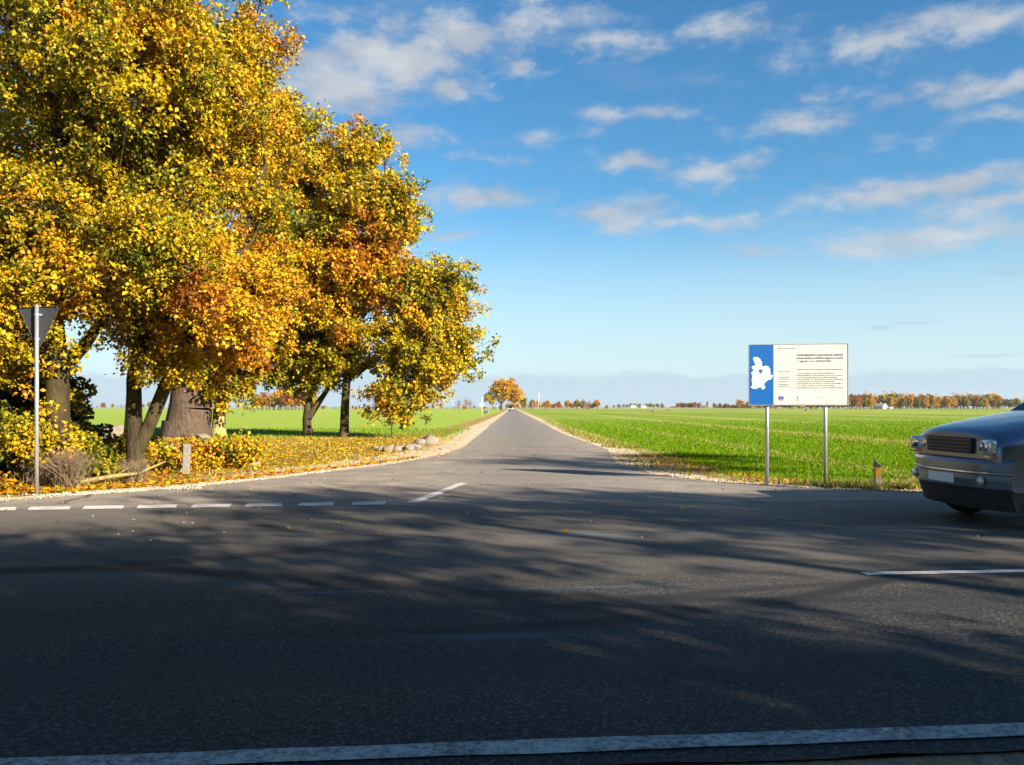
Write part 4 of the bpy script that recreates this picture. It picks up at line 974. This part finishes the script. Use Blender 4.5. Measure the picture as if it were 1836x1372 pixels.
def car(name, loc, rz, body_mat, lit, label, cat, scale=1.0, detail=True):
    r = empty(name, loc, rz); r.scale = (scale,) * 3
    st = [(.13, .70, .62, .98, 1.10), (.15, .84, .52, 1.03, 1.17), (.24, .905, .46, 1.08, 1.235), (.55, .94, .40, 1.13, 1.31), (1.0, .95, .37, 1.17, 1.39), (1.42, .955, .36, 1.20, 1.46), (1.6, .955, .36, 1.205, 1.44),
          (2.6, .96, .36, 1.21, 1.40), (3.8, .955, .36, 1.21, 1.38), (4.5, .94, .40, 1.20, 1.36), (4.68, .88, .48, 1.15, 1.30), (4.74, .75, .6, 1.05, 1.2)]
    bm = bmesh.new(); rings = []
    for (x, hw, zb, zs, zt) in st:
        half = [(0, zb), (hw * .8, zb), (hw * .97, zb + .05), (hw, zb + .25), (hw, zs - .22), (hw * .99, zs - .05), (hw * .955, zs), (hw * .80, zt - .055), (hw * .45, zt - .008), (0, zt)]
        full = half + [(-a, b) for a, b in half[-2:0:-1]]
        rings.append([bm.verts.new((x, a, b)) for a, b in full])
    for A, B_ in zip(rings[:-1], rings[1:]):
        n = len(A)
        for i in range(n): bm.faces.new((A[i], A[(i + 1) % n], B_[(i + 1) % n], B_[i]))
    bm.faces.new(rings[0][::-1]); bm.faces.new(rings[-1])
    cr = bm.edges.layers.float.new('crease_edge')
    body = bm_obj('body', bm, body_mat, r, True)
    mod = body.modifiers.new('s', 'SUBSURF'); mod.levels = 2; mod.render_levels = 2; mod.subdivision_type = 'CATMULL_CLARK'
    cut = bmesh.new()
    for wx in (.93, 3.72):
        for s in (-1, 1): cyl(cut, (wx, s * .62, .38), (wx, s * 1.2, .38), .44, seg=36)
    co = bm_obj('cutter', cut, M_BLACK); 
    mb = body.modifiers.new('b', 'BOOLEAN'); mb.object = co; mb.operation = 'DIFFERENCE'; mb.solver = 'EXACT'
    co.parent = r; bpy.context.view_layer.update(); bake_mods(body); bpy.data.objects.remove(co)
    body.data.polygons.foreach_set('use_smooth', [True] * len(body.data.polygons))
    # cabin
    def loft(name, secs, mat, parent, bev=0):
        bm = bmesh.new(); R_ = [[bm.verts.new(p) for p in s] for s in secs]
        for A, B_ in zip(R_[:-1], R_[1:]):
            for i in range(len(A)): bm.faces.new((A[i], A[(i + 1) % len(A)], B_[(i + 1) % len(A)], B_[i]))
        bm.faces.new(R_[0][::-1]); bm.faces.new(R_[-1])
        if bev: bmesh.ops.bevel(bm, geom=bm.edges[:], offset=bev, segments=3, affect='EDGES', profile=.6)
        return bm_obj(name, bm, mat, parent, bool(bev))
    def rect(x0, x1, hw, z, hw1=None): hw1 = hw1 or hw; return [(x0, -hw, z), (x1, -hw1, z), (x1, hw1, z), (x0, hw, z)]
    cab = loft('cabin', [rect(1.45, 4.66, .88, 1.28), rect(1.55, 4.62, .875, 1.40), rect(2.28, 4.42, .74, 1.90), rect(2.45, 4.3, .66, 1.95)], body_mat, r, .03)
    def pane(nm, pts, par=cab):
        bm = bmesh.new(); bm.faces.new([bm.verts.new(p) for p in pts]); bmesh.ops.solidify(bm, geom=bm.faces[:], thickness=.006); return bm_obj(nm, bm, M_GLASS, par)
    def side(y, a, b):   # side glass follows the tumblehome
        out = []
        for (x, z) in a + b[::-1]:
            f = (z - 1.40) / .5; out.append((x, y * (.875 + (.74 - .875) * f + .006), z))
        return out
    ws = [(1.575, -.80, 1.425), (1.575, .80, 1.425), (2.24, .68, 1.875), (2.24, -.68, 1.875)]
    pane('windscreen', [(x - .012, y, z + .012) for x, y, z in ws])
    pane('rear_window', [(4.615, -.70, 1.45), (4.615, .70, 1.45), (4.47, .62, 1.82), (4.47, -.62, 1.82)])
    for s in (-1, 1):
        pane('side_window', side(s, [(1.78, 1.45), (2.62, 1.45)], [(2.33, 1.83), (2.62, 1.83)])); pane('side_window', side(s, [(2.72, 1.45), (3.55, 1.45)], [(2.72, 1.83), (3.55, 1.83)]))
        pane('side_window', side(s, [(3.65, 1.45), (4.42, 1.45)], [(3.65, 1.83), (4.32, 1.83)]))
    # bumper : profile swept across the front
    def sweep(nm, prof, mat, par, ymax=.95, back=.24, n=18, x0=0.0, pw=3.0):
        bm = bmesh.new(); rs = []
        for i in range(n + 1):
            y = -ymax + 2 * ymax * i / n; dx = back * abs(y / ymax) ** pw
            rs.append([bm.verts.new((x0 + a + dx, y, z)) for a, z in prof])
        for A, B_ in zip(rs[:-1], rs[1:]):
            for j in range(len(A)): bm.faces.new((A[j], A[(j + 1) % len(A)], B_[(j + 1) % len(A)], B_[j]))
        bm.faces.new(rs[0]); bm.faces.new(rs[-1][::-1]); return bm_obj(nm, bm, mat, par, False)
    bu = sweep('bumper', [(.36, .47), (.05, .47), (.01, .50), (.0, .60), (.0, .66), (.015, .675), (.015, .69), (0, .705), (0, .80), (.02, .835), (.06, .85), (.36, .86)], body_mat, r)
    sweep('trim', [(.02, .672), (-.006, .676), (-.006, .694), (.02, .698)], M_CHROME, bu)
    sweep('lower_intake', [(.40, .22), (.13, .23), (.045, .47), (.40, .475)], M_BLACK, bu, .90, .22)
    bm = bmesh.new(); box(bm, (.0, 0, .585), (.012, .52, .115), bevel=.004); bm_obj('number_plate', bm, M_PLATE, bu)
    for s in (-1, 1):
        bm = bmesh.new(); cyl(bm, (.075, s * .66, .585), (.05, s * .66, .585), .055, seg=20); bm_obj('fog_lamp', bm, M_LENS, bu, True)
    # grille and lamps
    g = bmesh.new(); box(g, (.12, 0, 1.00), (.05, .90, .20), bevel=.02); gr = bm_obj('grille', g, M_BLACK, r)
    for k in range(4):
        g = bmesh.new(); box(g, (.090, 0, .935 + k * .045), (.016, .86, .012), bevel=.004); bm_obj('slat', g, M_SLAT, gr)
    for s in (-1, 1):
        q = Matrix.Rotation(s * R(16), 3, 'Z')
        g = bmesh.new(); box(g, (.165, s * .645, .995), (.10, .36, .185), q, bevel=.045); hl = bm_obj('headlight', g, M_LENS, r, True)
        for dy, rr in ((.085, .068), (-.085, .060)):
            g = bmesh.new(); c = Vector((.165, s * .645, 1.0)) + q @ Vector((-.045, s * dy, 0)); cyl(g, c, c + q @ Vector((-.014, 0, 0)), rr, rr * .9, seg=24); bm_obj('reflector', g, M_LAMPON if lit else M_CHROME, hl, True)
        g = bmesh.new(); box(g, (.160, s * .645, .882), (.07, .36, .024), q, bevel=.006); bm_obj('indicator', g, M_ORANGE, hl)
        g = bmesh.new(); box(g, (4.70, s * .80, 1.02), (.06, .14, .42), bevel=.02); bm_obj('tail_light', g, M_TAIL, r)
        # mirror, handles, door lines
        g = bmesh.new(); box(g, (1.95, s * 1.04, 1.44), (.10, .22, .16), bevel=.035); box(g, (1.97, s * .93, 1.37), (.06, .14, .04), bevel=.01); bm_obj('mirror', g, body_mat, r, True)
        for hx in (2.52, 3.45):
            g = bmesh.new(); box(g, (hx, s * .968, 1.10), (.16, .03, .035), bevel=.01); bm_obj('door_handle', g, M_CHROME, r)
        g = bmesh.new()
        g.free()
        for hx in (1.70, 2.68, 3.60):
            g = bmesh.new(); box(g, (hx, s * .9575, .82), (.010, .006, .72)); bm_obj('door_seam', g, M_BLACK, r)
        g = bmesh.new(); box(g, (2.35, s * .93, .34), (1.75, .10, .07), bevel=.02); bm_obj('side_step', g, M_BLACK, r)
        g = bmesh.new(); a = .70 if s > 0 else .0; bm_obj('roof_rail', rail(s), M_BLACK, r)
        for wx in (.93, 3.72):
            w = empty('wheel', (wx, s * .82, .38)); w.parent = r
            g = bmesh.new(); ri = []; prof = [(.11, .25), (.12, .33), (.10, .365), (.05, .38), (-.05, .38), (-.10, .365), (-.12, .33), (-.11, .25)]
            for i in range(40):
                th = i * math.tau / 40; ri.append([g.verts.new((math.cos(th) * b, a, math.sin(th) * b)) for a, b in prof])
            for i in range(40):
                A, B_ = ri[i], ri[(i + 1) % 40]
                for j in range(len(prof)): g.faces.new((A[j], A[(j + 1) % len(prof)], B_[(j + 1) % len(prof)], B_[j]))
            bm_obj('tyre', g, M_TYRE, w, True)
            g = bmesh.new(); cyl(g, (0, -.10, 0), (0, .10, 0), .252, seg=40, caps=False); cyl(g, (0, s * .02, 0), (0, s * .03, 0), .25, seg=40); cyl(g, (0, s * .03, 0), (0, s * .10, 0), .065, .055, seg=20)
            for k in range(6):
                qq = Matrix.Rotation(k * math.tau / 6, 3, 'Y'); box(g, qq @ Vector((0, s * .075, .15)), (.05, .04, .20), qq, bevel=.008)
            bm_obj('rim', g, M_RIM, w)
    bm = bmesh.new(); box(bm, (2.4, 0, .42), (4.2, 1.2, .24)); bm_obj('chassis', bm, M_BLACK, r)
    tag(r, label, cat); return r
def rail(s):
    g = bmesh.new(); cyl(g, (2.5, s * .68, 1.99), (4.2, s * .68, 1.98), .014, seg=10)
    for x in (2.5, 3.35, 4.2): cyl(g, (x, s * .68, 1.93), (x, s * .68, 1.99), .012, seg=8)
    return g
M_CARP = paint('paint_silver_blue', (.12, .155, .215), .75)
CX, CY = 5.98, 9.8
co_ = (CX - math.sin(ANG) * .95, CY + math.cos(ANG) * .95)
car('passing_car', (co_[0], co_[1], .02), ANG, M_CARP, False, 'silver-blue four-wheel-drive car entering from the right edge', 'car', 1.07)
xf = (916 - 918) / 1400 * 310
car('oncoming_car', (xf, 310, .02), R(90) , paint('paint_black', (.02, .022, .026), .3), True, 'dark car with lit headlights far down the side road', 'car')

# ------------------------------------------------------------------ far things
# the lone tree where the road meets the horizon
tree('lone_tree', (-5.6, 400), [trunk_line(12, .6, (1, 0), top=.3), [(0, 0, 4, .4), (-5, 0, 8, .25)], [(0, 0, 4, .4), (5, 0, 9, .25)]],
     [(-4.0, 400, 10.5, 6.5, 5.5, 5.2, 3, .05), (-10.5, 400, 6.5, 3.6, 3.5, 3.2, 1.1, -.08), (1.4, 400, 7.5, 3.6, 3.5, 4.2, 1.2, .10), (-6.5, 400, 12, 2.6, 2.6, 3.6, .8, .12), (-.5, 400, 13.5, 2.2, 2.2, 2.6, .6, .12)],
     170, 1.35, 90, .62, .58, .13, 'big orange and gold tree beside the far end of the side road', trunk_r=.65, step=1.5, bare=.22)
# low scrub under it
def proto(nm, h, w, tm, bare, n, per, leaf, trunk=.25, low=.03, var=.12, z0=None):
    return tree(nm, (0, 0), [trunk_line(h * .8, trunk, (0, 0), n=4, top=.3)],
         [(0, 0, h * (low + 1) / 2, w, w, h * (1 - low) / 2, 2, 0), (w * .35, 0, h * .45, w * .7, w * .7, h * .22, 1, 0), (-w * .3, 0, h * .62, w * .6, w * .6, h * .2, 1, .04)],
         n, h * .11, per, leaf, tm, var, '', trunk_r=trunk, step=2.0, bare=bare, sprigs=5)
protos = {
 'orange': proto('round_tree', 10, 3.6, .78, .0, 40, 50, .75, low=.15), 'gold': proto('round_tree', 10, 3.2, .62, .1, 38, 45, .75),
 'rust': proto('round_tree', 11, 3.0, 1.0, .15, 38, 42, .75), 'green': proto('round_tree', 11, 3.0, .12, .0, 42, 55, .75, low=.12),
 'olive': proto('round_tree', 11, 3.2, .28, .05, 40, 50, .75, low=.15), 'bare': proto('bare_tree', 12, 3.0, .92, .82, 44, 40, .5),
 'bush': proto('bush', 3.6, 2.6, .72, .1, 24, 30, .6, low=.02)}
used = set()
def far(kind, x, y, h, label, group=None, cat='tree', rz=None, wide=1.0):
    p = protos[kind]
    if kind in used: o = copy_tree(p)
    else: o = p; used.add(kind)
    base_h = {'orange': 10, 'gold': 10, 'rust': 11, 'green': 11, 'olive': 11, 'bare': 12, 'bush': 3.6}[kind]
    s = h / base_h; o.location = (x, y, 0); o.scale = (s * wide, s * wide, s); o.rotation_euler = (0, 0, random.uniform(0, 6.28) if rz is None else rz)
    o['label'] = label; o['category'] = cat
    if group: o['group'] = group
    elif 'group' in o: del o['group']
    return o
def at(px, d): return ((px - 918) / 1400 * d, d)
def row(x0, x1, n, d, dj, h0, h1, kinds, label, group, wide=1.0, cat='tree'):
    for i in range(n):
        px = x0 + (x1 - x0) * (i + random.uniform(.1, .9)) / n; dd = d + random.uniform(-dj, dj)
        x, y = at(px, dd); far(random.choice(kinds), x, y, random.uniform(h0, h1), label, group, cat, wide=wide)
# single trees one can point to
x, y = at(1070, 560); far('orange', x, y, 7.2, 'small round orange tree standing alone on the right horizon')
x, y = at(1063, 570); far('green', x, y, 4.6, 'small dark tree touching the round orange one')
x, y = at(1088, 560); far('gold', x, y, 3.2, 'tiny yellow-green tree right of the round orange one', wide=1.3)
x, y = at(980, 560); far('orange', x, y, 6.6, 'round rust-orange tree beside the leaning pole')
x, y = at(954, 570); far('rust', x, y, 7.5, 'reddish tree just right of the far end of the road')
x, y = at(938, 600); far('olive', x, y, 9.8, 'olive-green tree close behind the lone golden tree')
x, y = at(835, 520); far('bare', x, y, 9.0, 'bare round-topped tree on the left horizon'); x, y = at(843, 525); far('bare', x, y, 7.5, 'smaller bare tree touching the round-topped bare one')
x, y = at(822, 520); far('bare', x, y, 8.0, 'pale narrow bare tree on the left horizon')
H1 = 'trees and bushes along the left horizon'; H2 = 'trees along the horizon right of the road'; H3 = 'bushes along the horizon'
row(560, 905, 26, 560, 30, 2.0, 4.2, ['bush', 'bare', 'rust', 'olive'], 'small brownish tree on the horizon left of the road', H1)
row(455, 560, 20, 430, 20, 7, 12, ['rust', 'bare', 'orange', 'olive'], 'reddish-brown tree on the horizon seen between the near trunks', 'reddish trees behind the left field')
row(-150, 260, 44, 900, 40, 5, 9, ['bare', 'rust', 'olive'], 'small grey tree in the far line behind the left field', 'far grey tree line at left')
row(260, 455, 16, 800, 40, 4, 8, ['bare', 'rust', 'olive'], 'small grey tree in the far line behind the trunks', 'far grey tree line at left')
row(905, 1062, 34, 620, 30, 3.5, 7.5, ['rust', 'bare', 'bare', 'orange', 'olive'], 'small brown tree on the horizon right of the road', H2)
row(1040, 1062, 5, 590, 15, 6, 7.5, ['bare'], 'taller bare tree near the round orange tree', H2)
row(1100, 1190, 26, 1350, 60, 5, 9, ['bare', 'olive', 'green'], 'tiny dark tree in the farthest line above the white sheds', 'farthest tree line')
row(1214, 1258, 14, 800, 20, 6.0, 7.8, ['bare', 'olive', 'rust'], 'grey-brown tree of the small rounded grove', 'small rounded grove')
row(1185, 1300, 22, 1300, 40, 2.5, 5, ['bush', 'bare'], 'tiny bush on the horizon beside the rounded grove', H3)
x, y = at(1268, 820); far('gold', x, y, 8.0, 'thin pale tree right of the rounded grove', wide=.5)
row(1278, 1348, 20, 640, 20, 3.0, 5.2, ['rust', 'bare', 'green', 'orange'], 'brown tree on the horizon left of the information board', 'trees left of the board')
x, y = at(1327, 640); far('orange', x, y, 8.2, 'tall orange-brown tree just left of the information board'); x, y = at(1341, 640); far('rust', x, y, 6.8, 'rusty tree at the left edge of the information board')
row(1345, 1520, 42, 680, 14, 5.0, 9.5, ['gold', 'olive', 'rust', 'green', 'orange'], 'autumn tree partly behind the information board', 'wood behind the information board')
row(1518, 1790, 66, 720, 16, 11.0, 15.0, ['olive', 'olive', 'green', 'green', 'rust', 'bare', 'rust', 'gold'], 'tree in the dense autumn wood on the right', 'dense autumn wood on the right', wide=.95)
row(1518, 1830, 44, 695, 6, 8.0, 11.5, ['gold', 'olive', 'rust', 'green'], 'lower tree along the front of the autumn wood', 'front edge of the autumn wood', wide=.9)
row(1780, 2300, 60, 980, 25, 12.0, 15.0, ['rust', 'bare', 'olive'], 'brown tree of the farther wood at the right edge', 'farther wood at the right edge')
x, y = at(1632, 676); far('orange', x, y, 13.5, 'tall pointed orange tree in front of the autumn wood', wide=.6); x, y = at(1563, 676); far('gold', x, y, 13.0, 'bright golden tree left of the small white house', wide=.75)
x, y = at(1700, 676); far('orange', x, y, 10.0, 'low orange tree at the front of the wood further right', wide=.8)

# small white house before the wood, white sheds far off
M_PLAST = plain('plaster', (.48, .42, .36), .8, var=.1); M_ROOF = plain('roof_grey', (.42, .33, .29), .7, var=.2); M_WIN = plain('window_dark', (.03, .035, .04), .2)
def house(name, px, d, w, dp, h, rf, rz, label, cat, roofm=M_ROOF, chimney=True, wins=2):
    x, y = at(px, d); r = empty(name, (x, y, 0), rz)
    bm = bmesh.new()
    P = [(-w / 2, 0), (w / 2, 0), (w / 2, h), (0, h + rf), (-w / 2, h)]
    a = [bm.verts.new((p[0], -dp / 2, p[1])) for p in P]; b = [bm.verts.new((p[0], dp / 2, p[1])) for p in P]
    bm.faces.new(a); bm.faces.new(b[::-1])
    for i in range(5): bm.faces.new((a[i], b[i], b[(i + 1) % 5], a[(i + 1) % 5]))
    wl_ = bm_obj('wall', bm, M_PLAST, r)
    bm = bmesh.new(); e = .5; sl = math.atan2(rf, w / 2); L = math.hypot(w / 2, rf) + e
    for s in (-1, 1):
        q = Matrix.Rotation(s * sl, 3, 'Y'); c = Vector((s * (L / 2) * math.cos(sl), 0, h + rf + .12 - (L / 2) * math.sin(sl)))
        box(bm, c, (L, dp + .9, .14), q)
    ro = bm_obj('roof', bm, roofm, r)
    if chimney: bm = bmesh.new(); box(bm, (.9, .5, h + rf + .3), (.7, .7, 1.5)); bm_obj('chimney', bm, M_ROOF, ro)
    for k in range(wins):
        bm = bmesh.new(); box(bm, ((k - (wins - 1) / 2) * w * .42, -dp / 2 - .02, h * .5), (1.0, .08, 1.2)); wi = bm_obj('window', bm, M_WIN, r)
        bm = bmesh.new(); xx0 = (k - (wins - 1) / 2) * w * .42; box(bm, (xx0, -dp / 2 - .07, h * .5 - .66), (1.2, .14, .1)); bm_obj('sill', bm, M_PLAST, wi)
    bm = bmesh.new(); box(bm, (w / 2 + .02, -dp * .2, 1.0), (.08, 1.0, 2.0)); bm_obj('door', bm, M_ROOF, r)
    tag(r, label, cat)
house('small_house', 1579, 662, 6.2, 8, 2.4, 2.4, R(32), 'small white gabled house in front of the autumn wood', 'house')
house('shed', 1596, 660, 3.4, 3, 1.0, .7, R(20), 'low pale shed right of the small white house', 'shed', chimney=False, wins=1)
house('barn', 1136, 1250, 20, 8, 2.6, 1.6, R(80), 'left of the two low white sheds under the farthest trees', 'shed', roofm=M_WHITE, chimney=False, wins=1)
house('barn', 1154, 1240, 14, 8, 2.4, 1.4, R(85), 'right of the two low white sheds under the farthest trees', 'shed', roofm=M_WHITE, chimney=False, wins=1)

# poles and roadside bits
M_WOOD = plain('pole_wood', (.40, .33, .24), .8, var=.2, scale=5); M_WPOST = plain('white_post', (.42, .42, .40), .6, var=.1)
def pole(px, d, h, lean, r0, label, cross=True, mat=M_WOOD, cat='pole'):
    x, y = at(px, d); r = empty('utility_pole', (x, y, 0))
    bm = bmesh.new(); cyl(bm, (0, 0, -.3), (lean, 0, h), r0, r0 * .7, seg=12); bm_obj('pole', bm, mat, r, True)
    if cross:
        bm = bmesh.new(); box(bm, (lean * .93, 0, h * .93), (1.6, .12, .12)); ca = bm_obj('crossarm', bm, mat, r)
        for s in (-1, 1): bm = bmesh.new(); cyl(bm, (lean * .93 + s * .7, 0, h * .93 + .06), (lean * .93 + s * .7, 0, h * .93 + .25), .05, seg=8); bm_obj('insulator', bm, M_WPOST, ca)
    tag(r, label, cat)
pole(963, 400, 8.8, 1.15, .28, 'tall leaning wooden pole right of the far end of the road')
pole(960.5, 395, 5.0, .1, .14, 'short straight post just left of the leaning pole', cross=False)
pole(955.5, 400, 4.2, 0, .10, 'thin post between the road end and the leaning pole', cross=False)
pole(970, 405, 4.0, 0, .10, 'thin post right of the leaning pole', cross=False)
def post_sign():
    x, y = G(864, 748); r = empty('road_sign', (x, y, 0))
    bm = bmesh.new(); cyl(bm, (0, 0, -.1), (0, 0, 3.2), .07, seg=12); bm_obj('post', bm, M_WPOST, r, True)
    bm = bmesh.new(); box(bm, (-.03, -.09, 1.95), (.62, .02, .42), bevel=.004); pl = bm_obj('sign_plate', bm, M_WHITE, r)
    bm = bmesh.new(); cyl(bm, (0, 0, 1.93), (0, 0, 1.97), .085, seg=12); bm_obj('clamp', bm, M_ZINC, pl)
    tag(r, 'white pole with a small plate on the left verge of the side road', 'road sign')
post_sign()
x, y = G(812, 733 + 1.5); 
def thin_post():
    x, y = at(812, 420); bm = bmesh.new(); cyl(bm, (0, 0, -.1), (0, 0, 5.4), .12, .09, seg=10); box(bm, (0, 0, 5.2), (.5, .1, .1)); o = bm_obj('marker_pole', bm, M_WPOST, smooth=False); o.location = (x, y, 0)
    tag(o, 'thin pale pole in the left field before the bare trees', 'pole')
thin_post()
bm = bmesh.new(); cyl(bm, (0, -.5, .38), (0, .8, .38), .42, seg=20); box(bm, (.1, .1, .18), (1.0, .5, .36), bevel=.05); o = bm_obj('culvert_pipe', bm, M_CONC); x, y = G(873, 741); o.location = (x, y, 0); o.rotation_euler = (0, 0, 1.2)
tag(o, 'low pale concrete culvert end beside the white pole', 'culvert')
for i, (px, py) in enumerate(((1171, 739), (1197, 736), (1446, 737))):
    x, y = G(px, py); stone(x, y, .8, .6, .5, 120 + i, ['pale lump in the right field, left of two', 'pale lump in the right field, right of two', 'pale lump in the field below the information board'][i])

# ------------------------------------------------------------------ air
def f_haze(t, b):
    t.n.remove(b); v = t.new('ShaderNodeVolumePrincipled'); v.inputs['Color'].default_value = (.86, .92, 1, 1)
    v.inputs['Density'].default_value = 0.00007; v.inputs['Anisotropy'].default_value = .2
    t.l.new(v.outputs[0], t.n['Material Output'].inputs['Volume'])
M_HAZE = material('haze', f_haze)
bm = bmesh.new(); box(bm, (0, 700, 16.5), (5600, 2000, 35)); o = bm_obj('haze', bm, M_HAZE); tag(o, kind='stuff')
